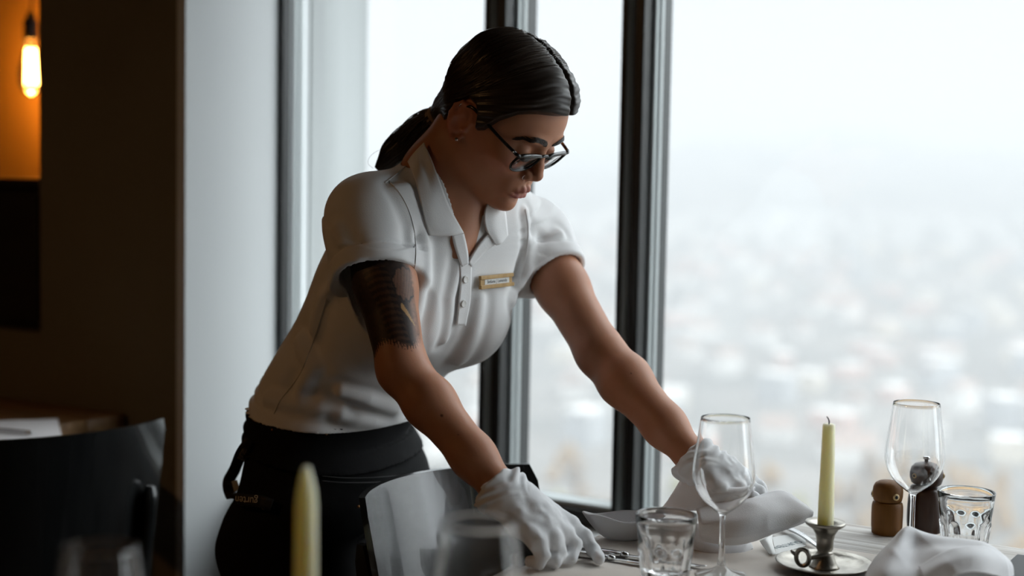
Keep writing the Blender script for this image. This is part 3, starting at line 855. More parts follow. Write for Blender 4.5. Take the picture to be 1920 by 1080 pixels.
def polygonize(f, lo, hi, h, B=8, slack=1.5):
    lo, hi = A3(lo), A3(hi); s = B * h
    nb = np.ceil((hi - lo) / s).astype(int)
    g = np.stack(np.meshgrid(*[np.arange(n) for n in nb], indexing='ij'), -1).reshape(-1, 3)
    d = evalc(f, lo + (g + .5) * s)
    g = g[np.abs(d) < s * .87 * slack]
    off = np.stack(np.meshgrid(*[np.arange(B + 1)] * 3, indexing='ij'), -1).reshape(-1, 3)
    vals = []
    for i in range(0, len(g), 800):
        q = (g[i:i + 800, None, :] * B + off[None]).reshape(-1, 3)
        vals.append(f(lo + q * h).astype(np.float32))
    vals = np.concatenate(vals).reshape(len(g), B + 1, B + 1, B + 1)
    inside = vals < 0
    dims = nb * B + 2
    def key(c): return (c[:, 0].astype(np.int64) * dims[1] + c[:, 1]) * dims[2] + c[:, 2]
    cnt = np.zeros((len(g), B, B, B), np.int8)
    for a in (0, 1):
        for b in (0, 1):
            for c in (0, 1): cnt += inside[:, a:B + a, b:B + b, c:B + c]
    act = np.argwhere((cnt > 0) & (cnt < 8))
    cell = g[act[:, 0]] * B + act[:, 1:]
    acc = np.zeros((len(act), 3)); num = np.zeros(len(act))
    cr = {}
    for a in (0, 1):
        for b in (0, 1):
            for c in (0, 1): cr[(a, b, c)] = vals[act[:, 0], act[:, 1] + a, act[:, 2] + b, act[:, 3] + c]
    for ax in range(3):
        for a in (0, 1):
            for b in (0, 1):
                p0 = [a, b]; p0.insert(ax, 0); p1 = [a, b]; p1.insert(ax, 1)
                v0, v1 = cr[tuple(p0)], cr[tuple(p1)]
                m = (v0 < 0) != (v1 < 0)
                t = np.where(m, v0 / np.where(m, v0 - v1, 1), 0)
                pt = np.tile(np.array(p0, float), (len(act), 1)); pt[:, ax] = t
                acc[m] += pt[m]; num[m] += 1
    V = lo + (cell + acc / num[:, None]) * h
    K = key(cell); order = np.argsort(K); Ks = K[order]
    def look(c):
        k = key(c); i = np.searchsorted(Ks, k); i = np.minimum(i, len(Ks) - 1)
        return np.where(Ks[i] == k, order[i], -1)
    Fs = []
    for ax in range(3):
        sl0 = (slice(None), slice(0, B), slice(0, B), slice(0, B))
        sl1 = list(sl0); sl1[ax + 1] = slice(1, B + 1)
        i0, i1 = inside[sl0], inside[tuple(sl1)]
        e = np.argwhere(i0 != i1)
        c = g[e[:, 0]] * B + e[:, 1:]
        st = i0[e[:, 0], e[:, 1], e[:, 2], e[:, 3]]
        b_, c_ = (ax + 1) % 3, (ax + 2) % 3
        eb = np.zeros(3, int); eb[b_] = 1; ec = np.zeros(3, int); ec[c_] = 1
        q = np.stack([look(c - eb - ec), look(c - ec), look(c), look(c - eb)], 1)
        ok = (q >= 0).all(1); q, st = q[ok], st[ok]
        Fs.append(np.where(st[:, None], q, q[:, ::-1]))
    F = np.concatenate(Fs)
    e = h * .3
    fv = evalc(f, V); G = np.concatenate([grad(f, V[i:i + 300000], e) for i in range(0, len(V), 300000)])
    n2 = np.maximum((G * G).sum(1), .05)
    st = np.clip(fv / n2, -h, h)
    V = V - G * st[:, None]
    return V, F
def raycast(f, px, py, y0=1.4, y1=2.9, off=0.0):
    """points of a surface under picture positions"""
    px, py = np.atleast_1d(px).astype(float), np.atleast_1d(py).astype(float)
    d = np.array([ray(a, b)[:] for a, b in zip(px, py)]); d /= d[:, 1:2]
    o = np.array([0, 0, CAM_Z]); y = np.full(len(px), y0); hit = np.zeros(len(px), bool)
    for _ in range(160):
        v = f(o + d * y[:, None]); hit |= v < 4e-4
        y = np.where(hit, y, y + np.maximum(v * .7, 2e-4)); 
        if (hit | (y > y1)).all(): break
    p = o + d * y[:, None]
    if off: 
        g = grad(f, p); p = p + g / np.linalg.norm(g, axis=1)[:, None] * off
    return p
def attr(me, name, vals, col=False):
    if col:
        a = me.attributes.new(name, 'FLOAT_COLOR', 'POINT')
        a.data.foreach_set('color', np.concatenate([vals, np.ones((len(vals), 1))], 1).astype(np.float32).ravel())
    else:
        a = me.attributes.new(name, 'FLOAT', 'POINT'); a.data.foreach_set('value', np.asarray(vals, np.float32))
# ================================================================== the waitress
def V3(p): return A3(p[:])
HO = A3((-.0165, 2.06, 1.3435)); HS = .96              # head: centre between the eyes' level and the ears, scale
def _hframe(yaw, pitch, roll):
    a, p, r = R_(yaw), R_(pitch), R_(roll)
    h = A3((math.sin(a), -math.cos(a), 0)); z = A3((0, 0, 1))
    F_ = h * math.cos(p) - z * math.sin(p); U_ = h * math.sin(p) + z * math.cos(p); L_ = np.cross(U_, F_)
    return L_ * math.cos(r) + U_ * math.sin(r), F_, -L_ * math.sin(r) + U_ * math.cos(r)
HL, HF, HU = _hframe(58, 38, 5)
HM = np.stack([HL, HF, HU])                            # rows: left, forward, up
def h2w(l): return HO + HS * (A3(l) @ HM)
def w2h(p): return ((p - HO) @ HM.T) / HS

# joints
NECK = V3(P(822, 330, 2.10))
RS, LS = V3(P(698, 412, 2.03)), V3(P(1000, 446, 2.27))
RE, LE = V3(P(755, 693, 1.935)), V3(P(1125, 661, 2.13))
RW, LW = V3(P(941, 922, 1.845)), V3(P(1297, 856, 2.00))
PEL = V3(P(632, 905, 2.23)); WAI = V3(P(618, 786, 2.22)); RIB = V3(P(700, 650, 2.19)); CHE = V3(P(775, 530, 2.15)); TOP = V3(P(838, 415, 2.13))

# ---- head
ROWS = np.array([  # z, front y, back y, half width, widest at y, roundness
    (.111, -.008, -.034, .010, -.02, 2.0), (.108, .012, -.048, .026, -.02, 2.0), (.100, .036, -.066, .044, -.018, 2.0), (.085, .0605, -.083, .059, -.015, 2.05), (.065, .0800, -.093, .0685, -.012, 2.1),
    (.045, .0885, -.097, .0735, -.012, 2.2), (.025, .0905, -.098, .0745, -.010, 2.25), (.010, .0870, -.096, .0740, -.008, 2.25), (0, .0835, -.093, .0735, -.006, 2.2),
    (-.015, .0840, -.088, .0725, -.004, 2.15), (-.030, .0850, -.080, .0700, -.002, 2.1), (-.045, .0865, -.068, .0668, .0, 2.05), (-.060, .0870, -.054, .0630, .004, 2.0),
    (-.075, .0855, -.040, .0580, .010, 1.95), (-.090, .0860, -.024, .0500, .018, 1.95), (-.100, .0865, -.010, .0425, .026, 1.95), (-.110, .0820, .006, .0320, .036, 2.0), (-.117, .0710, .022, .0185, .045, 2.0), (-.121, .060, .036, .008, .048, 2.0)])
_zr = np.linspace(-.121, .111, 240)
_R = ROWS[::-1]
_RT = crom(_R, 600)
_RI = np.stack([np.interp(_zr, _RT[:, 0], _RT[:, k]) for k in range(1, 6)], 1)
def head_base(q):
    z = np.clip(q[:, 2], -.1209, .1109)
    t = (z + .121) / .232 * 239; i = np.minimum(t.astype(int), 238); u = (t - i)[:, None]
    r = _RI[i] * (1 - u) + _RI[i + 1] * u
    yf, yb, w, yc, n = r.T
    dy = np.where(q[:, 1] > yc, yf - yc, yc - yb)
    k = ((np.abs(q[:, 0]) / w + 1e-6) ** n + (np.abs(q[:, 1] - yc) / dy + 1e-6) ** n) ** (1 / n)
    d = (k - 1) * np.minimum(w, dy)
    e = np.maximum(q[:, 2] - .1109, -.1209 - q[:, 2])
    return np.where(e > 0, np.sqrt(np.maximum(d, 0) ** 2 + e * e), np.maximum(d, -.05) )
def ear(q, s):
    x = q[:, 0] * s
    p = np.stack([x, q[:, 1], q[:, 2]], 1)
    O = A3((.0715, -.007, -.0165))
    def E(y, z, lift=0): return O + A3((.0015 + (-y) * .30 * (y < .004) + lift, y, z))
    hel = [E(.004, -.006, .001), E(.007, .008), E(.003, .019), E(-.008, .0255), E(-.019, .024), E(-.0265, .014), E(-.0275, .0), E(-.0235, -.012), E(-.016, -.022), E(-.008, -.0295), E(-.001, -.029), E(.003, -.021)]
    d = d_chain(p, hel, [.002, .0028, .003, .0032, .0032, .0031, .0029, .0028, .003, .0046, .0042, .003], .002)
    ax = np.stack([A3((.92, .40, 0)), A3((-.40, .92, 0)), A3((0, 0, 1))])
    pl = d_ell(p, O + A3((.0055, -.011, -.002)), (.0042, .0165, .0255), ax)
    pl = sm_sub(pl, d_ell(p, O + A3((.0105, -.0085, -.004)), (.0060, .0085, .0125), ax), .004)
    pl = sm_sub(pl, d_ell(p, O + A3((.0125, -.017, .012)), (.0045, .006, .008), ax), .004)
    d = sm_union(d, pl, .003)
    d = sm_union(d, d_sph(p, O + A3((.003, .0025, -.009)), .0040), .003)       # tragus
    return d
def head_sdf(q):
    d = head_base(q)
    ax = np.abs(q[:, 0]); m = np.stack([ax, q[:, 1], q[:, 2]], 1)              # symmetric half
    d = sm_union(d, d_ell(m, (.046, .056, -.024), (.021, .022, .017)), .022)   # cheekbone
    d = sm_union(d, d_ell(q, (0, .079, -.064), (.027, .0125, .022)), .016)     # muzzle
    d = sm_union(d, d_ell(m, (.022, .0805, .0185), (.020, .0090, .0075)), .010)  # brow
    d = sm_sub(d, d_ell(m, (.0325, .0945, -.004), (.0175, .0150, .0115)), .014)   # eye socket
    lid = d_ell(m, (.0318, .0730, -.0055), (.0145, .0128, .0118))
    d = sm_union(d, lid, .004)
    d = sm_sub(d, d_chain(m, [(.0195, .0820, -.0122), (.026, .0860, -.0145), (.033, .0870, -.0148), (.040, .0835, -.0132), (.0455, .0780, -.010)], [.0008, .0012, .0013, .0012, .0008]), .0016)  # lash line
    d = sm_sub(d, d_chain(m, [(.021, .083, .0015), (.028, .0860, .0038), (.036, .0855, .0038), (.045, .079, .000)], [.0006] * 4), .004)  # lid crease
    nose = d_chain(q, [(0, .0815, .010), (0, .0880, -.006), (0, .0950, -.020), (0, .1005, -.0325)], [.0062, .0058, .0066, .0090], .006)
    d = sm_union(d, nose, .011)
    d = sm_union(d, d_ell(m, (.0110, .0905, -.0385), (.0072, .0098, .0076)), .006)   # nostril wing
    d = sm_union(d, d_cone(q, (0, .0995, -.037), (0, .088, -.0485), .0055, .0045), .005)
    d = sm_sub(d, d_ell(m, (.0060, .0940, -.0470), (.0034, .0058, .0030)), .0035)
    d = sm_sub(d, d_cone(q, (0, .0965, -.052), (0, .0985, -.060), .0022, .0030), .005)  # philtrum
    up = d_chain(m, [(0, .0945, -.0655), (.0058, .0955, -.0638), (.014, .0915, -.0662), (.0240, .0818, -.0712)], [.0050, .0048, .0040, .0018], .003)
    lo = d_chain(m, [(0, .0925, -.0785), (.009, .0915, -.0780), (.016, .0880, -.0758), (.0240, .0818, -.0724)], [.0064, .0060, .0046, .0016], .003)
    d = sm_union(d, up, .0045); d = sm_union(d, lo, .0045)
    d = sm_sub(d, d_chain(m, [(0, .1010, -.0712), (.009, .0985, -.0710), (.018, .0885, -.0714), (.0245, .0818, -.0720)], [.0022, .0021, .0014, .0007]), .0022)
    d = sm_sub(d, d_ell(q, (0, .0945, -.0865), (.018, .0060, .0045)), .008)    # below the lip
    d = sm_union(d, d_ell(q, (0, .0765, -.1015), (.017, .0150, .0125)), .014)  # chin
    for s in (-1, 1): d = sm_union(d, ear(q, s), .004)
    return d
def head_w(p): return head_sdf(w2h(p)) * HS * .8
def base_w(p): return head_base(w2h(p)) * HS

# ---- limbs and trunk
def arm(p, S, E, W, sh=.049, up=.0420, el=.0340, fo=.0370, wr=.0235, w_dir=(0, 0, 1)):
    m1 = S + (E - S) * .45; m2 = E + (W - E) * .28; m3 = E + (W - E) * .72
    d = d_chain(p, [S, m1, E], [sh, up, el], .02)
    d = sm_union(d, d_chain(p, [E, m2, m3, W], [el * .96, fo, (fo * .45 + wr * .55), wr], .02), .022)
    return d
CLAT = LS - RS; CLAT = CLAT / np.linalg.norm(CLAT)
PLAT = A3((.53, .85, 0)); PLAT /= np.linalg.norm(PLAT)
# trunk sections: centre, half width, half depth
SEC_P = np.stack([PEL + (PEL - WAI) * .9, PEL, WAI, RIB, CHE, TOP, NECK + A3((.004, 0, .01))])
SEC_A = np.array([.150, .166, .138, .140, .158, .150, .062])
SEC_B = np.array([.120, .118, .104, .106, .112, .085, .056])
_S = crom(np.concatenate([SEC_P, SEC_A[:, None], SEC_B[:, None], np.array([PLAT, PLAT, PLAT, .75 * PLAT + .25 * CLAT, .3 * PLAT + .7 * CLAT, CLAT, CLAT])], 1), 80)
def trunk(p, add=0.0, i0=0, i1=79):
    S = _S[i0:i1 + 1]; P_ = S[:, :3]
    T = np.gradient(P_, axis=0); T /= np.linalg.norm(T, axis=1)[:, None]
    Lw = S[:, 5:8]; Lw = Lw - (Lw * T).sum(1)[:, None] * T; Lw /= np.linalg.norm(Lw, axis=1)[:, None]
    Fw = np.cross(Lw, T)
    out = np.empty(len(p))
    for s in range(0, len(p), 200000):
        q = p[s:s + 200000]
        d2 = (q * q).sum(1)[:, None] - 2 * q @ P_.T + (P_ * P_).sum(1)[None]
        i = d2.argmin(1)
        r = q - P_[i]
        step = np.linalg.norm(P_[1] - P_[0])
        t = (r * T[i]).sum(1)
        j = np.clip(i + t / step, 0, len(P_) - 1)
        for _ in range(3):
            i0_ = np.minimum(j.astype(int), len(P_) - 2); u = (j - i0_)[:, None]
            c_ = P_[i0_] * (1 - u) + P_[i0_ + 1] * u; t_ = T[i0_] * (1 - u) + T[i0_ + 1] * u
            j = np.clip(j + .7 * ((q - c_) * t_).sum(1) / step, 0, len(P_) - 1)
        i0_ = np.minimum(j.astype(int), len(P_) - 2); u = j - i0_
        def lerp(X): return X[i0_] * (1 - u[:, None]) + X[i0_ + 1] * u[:, None] if X.ndim > 1 else X[i0_] * (1 - u) + X[i0_ + 1] * u
        c, l, f, tt, a, b = lerp(P_), lerp(Lw), lerp(Fw), lerp(T), lerp(S[:, 3]), lerp(S[:, 4])
        r = q - c
        x, y, z = (r * l).sum(1), (r * f).sum(1), (r * tt).sum(1)
        a = a + add; b = b + add
        k = ((np.abs(x) / a + 1e-6) ** 2.3 + (np.abs(y) / b + 1e-6) ** 2.3) ** (1 / 2.3)
        d = (k - 1) * np.minimum(a, b)
        out[s:s + 200000] = np.where(np.abs(z) > 1e-3, np.sqrt(np.maximum(d, 0) ** 2 + z * z) + np.minimum(d, 0) * (np.abs(z) < .02), d)
    return out
_k = 52                                                # chest level in the dense sections
CF_ = np.cross(CLAT, (TOP - CHE) / np.linalg.norm(TOP - CHE))
BUST = CHE + CF_ * .070 + (CHE - TOP) * .12
def bust(p, add=0.0):
    d = d_ell(p, BUST - CLAT * .066, (.062 + add, .062 + add, .070 + add))
    return sm_union(d, d_ell(p, BUST + CLAT * .066, (.062 + add, .062 + add, .070 + add)), .05)
THROAT = raycast(lambda p: trunk(p), 872, 470)[0]
def neck(p):
    d = d_cone(p, h2w((0, -.038, -.035)), NECK, .050, .050)
    d = sm_union(d, d_cone(p, h2w((0, -.012, -.080)), THROAT - CF_ * .030, .034, .026), .03)
    d = sm_union(d, d_cone(p, NECK, NECK + (TOP - NECK) * .5, .050, .056), .03)
    return d
_armR = near(lambda p: arm(p, RS, RE, RW, .049, .0415, .0325, .0330, .0235), (RS + RW) / 2, np.linalg.norm(RS - RW) / 2 + .09)
_armL = near(lambda p: arm(p, LS, LE, LW, .049, .0395, .0345, .0375, .0225), (LS + LW) / 2, np.linalg.norm(LS - LW) / 2 + .09)
_head = near(head_w, HO, .16)
_neck = near(neck, (NECK + h2w((0, 0, -.06))) / 2, .20)
def palm(p, W, K): return d_cone(p, W, W + (K - W) * .62, .0175, .012)
RK = V3(P(1058, 988, 1.835)); LK = V3(P(1392, 912, 1.975))
def body(p):
    d = sm_union(_head(p), _neck(p), .012)
    core = d_chain(p, [NECK + (TOP - NECK) * .6, CHE, RIB, WAI, PEL], [.045, .070, .080, .080, .085], .03)
    core = sm_union(core, d_chain(p, [RS, TOP - CF_ * .01, LS], [.038, .050, .038], .02), .03)
    chestskin = near(lambda q: sm_max(trunk(q, -.0065), d_sph(q, THROAT, .085), .01), THROAT, .10)(p)
    core = sm_union(core, chestskin, .03)
    d = sm_union(d, core, .03)
    d = sm_union(d, _armR(p), .012); d = sm_union(d, _armL(p), .012)
    d = sm_union(d, palm(p, RW, RK), .02); d = sm_union(d, palm(p, LW, LK), .02)
    return d
import time as _time
_t = _time.time()
V, F = polygonize(body, (-.45, 1.72, .62), (.45, 2.50, 1.56), .0018)
print('body', len(V), round(_time.time() - _t, 1))
me_body = mesh_np('body', V, F)

# skin: lips, brow tint, tattoo, moles as properties of the skin itself
Q = w2h(V)
hm = np.linalg.norm(Q - A3((0, 0, 0)), axis=1) < .16
lip = np.zeros(len(V))
mq = np.stack([np.abs(Q[:, 0]), Q[:, 1], Q[:, 2]], 1)
up = d_chain(mq, [(0, .0945, -.0655), (.0058, .0955, -.0640), (.014, .0915, -.0664), (.0240, .0818, -.0712)], [.0052, .0050, .0042, .0020], .002)
lo = d_chain(mq, [(0, .0925, -.0785), (.009, .0915, -.0780), (.016, .0880, -.0758), (.0240, .0818, -.0724)], [.0068, .0064, .0050, .0018], .002)
lip = 1 - sstep(-.0008, .0014, np.minimum(up, lo))
# tattoo on the upper arm: a along the arm, b around it (0 towards the camera)
ax_ = (RE - RS) / np.linalg.norm(RE - RS); LU = np.linalg.norm(RE - RS)
tv = (V - RS) @ ax_ / LU
rad_ = V - RS - ((V - RS) @ ax_)[:, None] * ax_
side = A3((1, 0, 0)) - ax_[0] * ax_; side /= np.linalg.norm(side); frt = np.cross(side, ax_)
if frt[1] > 0: frt = -frt
ang_ = np.arctan2(rad_ @ side, rad_ @ frt)             # -: left side in the picture, +: right side
near_arm = (np.linalg.norm(rad_, axis=1) < .075) & (tv > .2) & (tv < 1.05)
g = V * 1.0
nz = vnoise(g, 260, 3) * .5 + vnoise(g, 520, 4) * .35
uv_b = ang_ / 1.5708
# ragged lower rim of grass, right rim with a ragged fade
rim = .875 + .035 * np.sin(ang_ * 3) + .05 * np.abs(((ang_ * 17 + nz * .8) % 2) - 1) - .06 * (uv_b > .3) * (uv_b - .3)
right = .62 + .16 * sstep(.45, .75, tv) * np.where(tv < .9, 1, .6) + .05 * nz
ink = sstep(0, .02, rim - tv) * sstep(-.03, .06, right - uv_b) * (uv_b > -1.9) * near_arm
earz = ((uv_b - .42) / .27) ** 2 + ((tv - .52) / .105) ** 2         # the pale ear patch
ear_edge = np.sqrt(earz) + .07 * np.sin(np.arctan2(tv - .52, (uv_b - .42) * .5) * 9)
shade = .97 + .05 * nz
shade = np.where(ear_edge < 1, .66 + .12 * nz + .14 * np.sin(uv_b * 46 + tv * 30) ** 2, shade)
shade = np.where((ear_edge > .93) & (ear_edge < 1.07), 1.0, shade)
trunkx = (uv_b + .05 - (tv - .62) * .55) / .24                       # wrinkled trunk down the middle
rings = .90 + .1 * (np.sin(tv * 150 + 2.0 * np.cos(trunkx * 1.4)) > -.1) - .05 * (np.abs(trunkx) < .5)
shade = np.where((np.abs(trunkx) < 1) & (tv > .40) & (ear_edge > 1.05), rings, shade)
fade = sstep(.40, .62, uv_b) * (ear_edge > 1.05)
shade = shade * (1 - fade * (.42 + .30 * nz))
tusk_a, tusk_b = A3((.30, .665)), A3((.56, .775))
pp = np.stack([uv_b, tv], 1); bt = tusk_b - tusk_a; kk = np.clip((pp - tusk_a) @ bt / (bt @ bt), 0, 1)
td = np.linalg.norm((pp - tusk_a - kk[:, None] * bt) * A3((1, 2.2)), axis=1)
tusk = (td < .052 * (1 - .75 * kk)) & near_arm
ink = np.clip(ink * shade, 0, 1)
mole = np.zeros(len(V))
for (mx, my, mr) in ((828, 779, .0022), (858, 815, .0010), (905, 870, .0010), (780, 616, .0012), (1183, 700, .0012), (955, 368, .0008), (985, 240, .0007)):
    c = raycast(body, mx, my)[0]
    mole = np.maximum(mole, 1 - sstep(mr * .6, mr * 1.1, np.linalg.norm(V - c, axis=1)))
blush = np.exp(-(((mq[:, 0] - .045) / .025) ** 2 + ((mq[:, 2] + .03) / .02) ** 2)) * hm * .5 + sstep(.066, .080, mq[:, 0]) * hm * .6
attr(me_body, 'lip', lip * hm); attr(me_body, 'ink', ink); attr(me_body, 'tusk', tusk.astype(float)); attr(me_body, 'mole', mole); attr(me_body, 'blush', blush)
m_skin = mat('skin', (.44, .20, .115), .48, spec=.35, sss=.18)
_b = bsdf(m_skin)
def mixc(m, fac_attr, prev, col, k=1.0):
    a = nd(m, 'ShaderNodeAttribute', attribute_name=fac_attr)
    x = nd(m, 'ShaderNodeMix'); x.data_type = 'RGBA'
    if k != 1.0:
        mm = nd(m, 'ShaderNodeMath', operation='MULTIPLY'); mm.inputs[1].default_value = k; wire(m, a.outputs['Fac'], mm.inputs[0]); wire(m, mm.outputs[0], x.inputs[0])
    else: wire(m, a.outputs['Fac'], x.inputs[0])
    wire(m, prev, x.inputs[6]); x.inputs[7].default_value = (*col, 1)
    return x.outputs[2]
_tc = nd(m_skin, 'ShaderNodeTexCoord'); _nz = nd(m_skin, 'ShaderNodeTexNoise', Scale=45.0, Detail=4.0); wire(m_skin, _tc.outputs['Object'], _nz.inputs['Vector'])
_cr = nd(m_skin, 'ShaderNodeValToRGB'); _cr.color_ramp.elements[0].color = (.42, .188, .106, 1); _cr.color_ramp.elements[1].color = (.49, .235, .14, 1)
wire(m_skin, _nz.outputs['Fac'], _cr.inputs[0])
c_ = mixc(m_skin, 'blush', _cr.outputs[0], (.46, .145, .09))
c_ = mixc(m_skin, 'lip', c_, (.33, .095, .085), .9)
c_ = mixc(m_skin, 'ink', c_, (.012, .011, .011), .97)
c_ = mixc(m_skin, 'tusk', c_, (.42, .24, .09), .95)
c_ = mixc(m_skin, 'mole', c_, (.07, .03, .02), .9)
wire(m_skin, c_, _b.inputs['Base Color'])
_n2 = nd(m_skin, 'ShaderNodeTexNoise', Scale=420.0, Detail=2.0); wire(m_skin, _tc.outputs['Object'], _n2.inputs['Vector'])
_bp = nd(m_skin, 'ShaderNodeBump', Strength=.12, Distance=.001); wire(m_skin, _n2.outputs['Fac'], _bp.inputs['Height']); wire(m_skin, _bp.outputs[0], _b.inputs['Normal'])
person = empty('person', (0, 0, 0), 0, 'young woman in a white polo shirt and white gloves leaning over to lay the table', 'person')
link('body', me_body, m_skin, person)

# ---- polo shirt
HEM_R, HEM_L = .36, .33                                # where the sleeves end along the upper arms
def sleeve(p, S, E, t1, r0, r1):
    ax = (E - S); L = np.linalg.norm(ax); ax = ax / L
    end = S + ax * L * (t1 + .25)
    return d_cone(p, S - ax * .005, end, r0, r1 + (r1 - r0) * .0)
def sl_t(p, S, E): ax = (E - S); L = np.linalg.norm(ax); return ((p - S) @ (ax / L))
SLEEVES = ((RS - A3((.004, 0, 0)), RE - A3((.026, 0, 0)), HEM_R, .0550), (LS, LE, HEM_L, .0505))
def shirt_solid(p, add=0.0, ext=False):
    d = trunk(p, add)
    d = sm_union(d, bust(p, add), .05)
    for S, E, t1, r0, r1 in ((RS - A3((.004, 0, 0)), RE - A3((.026, 0, 0)), HEM_R, .0575, .0550), (LS, LE, HEM_L, .0555, .0505)):
        s = sleeve(p, S, E, t1, r0 + add, r1 + add)
        s = sm_max(s, sl_t(p, S, E) - np.linalg.norm(E - S) * t1 - (.006 if ext else 0), .004)
        d = sm_union(d, s, .045)
        d = sm_union(d, d_cone(p, S, NECK + (TOP - NECK) * .35, .050 + add, .052 + add), .04)
    return d
HEMN = A3((-.064, .10, -1.0)); HEMN /= np.linalg.norm(HEMN)
HEMC = V3(P(612, 792, 2.14))
def folds(p):                                          # wrinkles of the knit
    x = (p - CHE) @ CLAT; z = (p - HEMC) @ (-HEMN); y = (p - CHE) @ CF_
    n1 = vnoise(np.stack([x * 9 + z * 8, y * 7, z * 18 - x * 8], 1), 1.0, 11)
    n2 = vnoise(np.stack([x * 22, y * 18, z * 12], 1), 1.0, 12)
    low = np.exp(-np.maximum(z, 0) / .10)
    d = .0034 * n1 * (.25 + low) + .0012 * n2
    d = d + .0075 * np.exp(-np.maximum(z, 0) / .028) * (z > -.03) * (1 + .25 * n2)   # the loose hem stands off the waistband
    return d
FOLDS = [  # ridges of cloth seen in the picture: picture points, height, softness
    ([(640, 505), (700, 487), (757, 500)], 0.0051, .006),
    ([(760, 350), (795, 440), (800, 520), (775, 590)], 0.0068, .010),
    ([(742, 350), (772, 420), (782, 480)], 0.0051, .009),
    ([(630, 430), (648, 470), (668, 490)], 0.0059, .010),
    ([(1000, 455), (985, 520), (962, 565)], 0.0068, .010),
    ([(1050, 440), (1010, 480), (975, 530)], 0.0051, .009),
    ([(985, 400), (990, 460), (984, 505)], 0.0051, .008),
    ([(560, 640), (585, 690), (560, 735)], 0.0068, .012),
    ([(500, 745), (560, 760), (640, 770)], 0.0068, .010),
    ([(640, 740), (690, 752), (740, 770), (790, 785)], 0.0085, .010),
    ([(640, 780), (700, 790), (760, 788)], 0.0068, .010),
    ([(585, 620), (600, 560), (625, 520)], 0.0059, .012),
    ([(860, 500), (845, 560), (835, 640)], 0.0043, .008),
    ([(900, 560), (890, 620), (860, 680)], 0.0051, .010),
    ([(780, 560), (770, 640), (775, 720)], 0.0051, .010),
]
_fold_pts = [(raycast(lambda p: shirt_solid(p), [q[0] for q in c], [q[1] for q in c]), hgt_, k) for c, hgt_, k in FOLDS]
def cut_neck(p):                                       # neck hole with the open placket's V
    d = d_cone(p, NECK + (NECK - TOP) * .9, NECK + (NECK - TOP) * .10, .056, .047)
    q = p - VB
    up = (NECK - VB); up = up - (up @ CF_) * CF_; up /= np.linalg.norm(up)
    sd = np.cross(CF_, up)
    h = q @ up; s = np.abs(q @ sd); f = q @ CF_
    v = np.maximum(np.maximum(s - np.maximum(h, 0) * .36, -h), -.075 - f)
    v = np.maximum(v, h - .16)
    return np.minimum(d, v)
VB = raycast(lambda p: shirt_solid(p), 871, 494)[0]
def shirt(p):
    o = shirt_solid(p)
    m = np.abs(o) < .05
    if m.any():
        q = p[m]; disp = folds(q)
        for pts, hh, k in _fold_pts:
            dd = d_chain(q, pts, [0] * len(pts))
            disp = disp + hh * np.exp(-(dd / k) ** 2) - .5 * hh * np.exp(-((dd - 1.9 * k) / k) ** 2)
        pocket = np.full(len(q), 1.0)
        for S, E, t1, r1 in SLEEVES:                   # ribbed cuffs and the open sleeve ends
            ax = (E - S) / np.linalg.norm(E - S)
            tl = sl_t(q, S, E); t = np.linalg.norm(E - S) * t1 - tl
            dist = np.linalg.norm(q - S - tl[:, None] * ax, axis=1)
            ns = sstep(.085, .066, dist) * sstep(-.012, -.004, t)
            disp = disp * (1 - .8 * ns * sstep(.03, .02, t)) + ns * (.0020 * sstep(.0215, .0195, t) - .0026 * np.exp(-((t - .0225) / .0030) ** 2) * (t > 0))
            pocket = np.minimum(pocket, np.maximum(dist - (r1 - .0050), t - .030))
        o[m] = np.maximum(o[m] - disp, -pocket)
    o = np.maximum(o, (p - HEMC) @ HEMN)
    return np.maximum(o, -cut_neck(p))
_t = _time.time()
V, F = polygonize(shirt, (-.50, 1.72, .78), (.30, 2.52, 1.36), .0027)
print('shirt', len(V), round(_time.time() - _t, 1))
m_polo = mat('white_pique_cotton', (.80, .80, .80), .88, spec=.2, sheen=.15)
_tc = nd(m_polo, 'ShaderNodeTexCoord'); _vz = nd(m_polo, 'ShaderNodeTexVoronoi', Scale=900.0); wire(m_polo, _tc.outputs['Object'], _vz.inputs['Vector'])
_bp = nd(m_polo, 'ShaderNodeBump', Strength=.25, Distance=.0006); wire(m_polo, _vz.outputs['Distance'], _bp.inputs['Height']); wire(m_polo, _bp.outputs[0], bsdf(m_polo).inputs['Normal'])
polo = link('polo_shirt', mesh_np('polo_shirt', V, F), m_polo, person, label='white pique polo shirt')

# ---- collar, placket, buttons, badge lie on the shirt
def sh0(p): return shirt_solid(p)
def shb(p): return np.minimum(shirt_solid(p), neck(p))
def rows3(rows, f, offs): return [raycast(f, [q[0] for q in r], [q[1] for q in r], off=o) for r, o in zip(rows, offs)]
def join_sheets(name, sheets, thick, m, parent=None, label=None, disp=None):
    VV, FF, n0 = [], [], 0
    for rows, nu, nv in sheets:
        g = loft([np.asarray([list(p) for p in r]) for r in rows], nu, nv)
        if disp is not None: g = g + disp(g.reshape(-1, 3)).reshape(g.shape)
        idx = np.arange(nu * nv).reshape(nv, nu) + n0
        FF.append(np.stack([idx[:-1, :-1], idx[:-1, 1:], idx[1:, 1:], idx[1:, :-1]], -1).reshape(-1, 4)); VV.append(g.reshape(-1, 3)); n0 += nu * nv
    o = link(name, mesh_np(name, np.concatenate(VV), np.concatenate(FF)), m, parent, True, label)
    if thick:
        md = o.modifiers.new('solid', 'SOLIDIFY'); md.thickness = thick; md.offset = 0
    return o
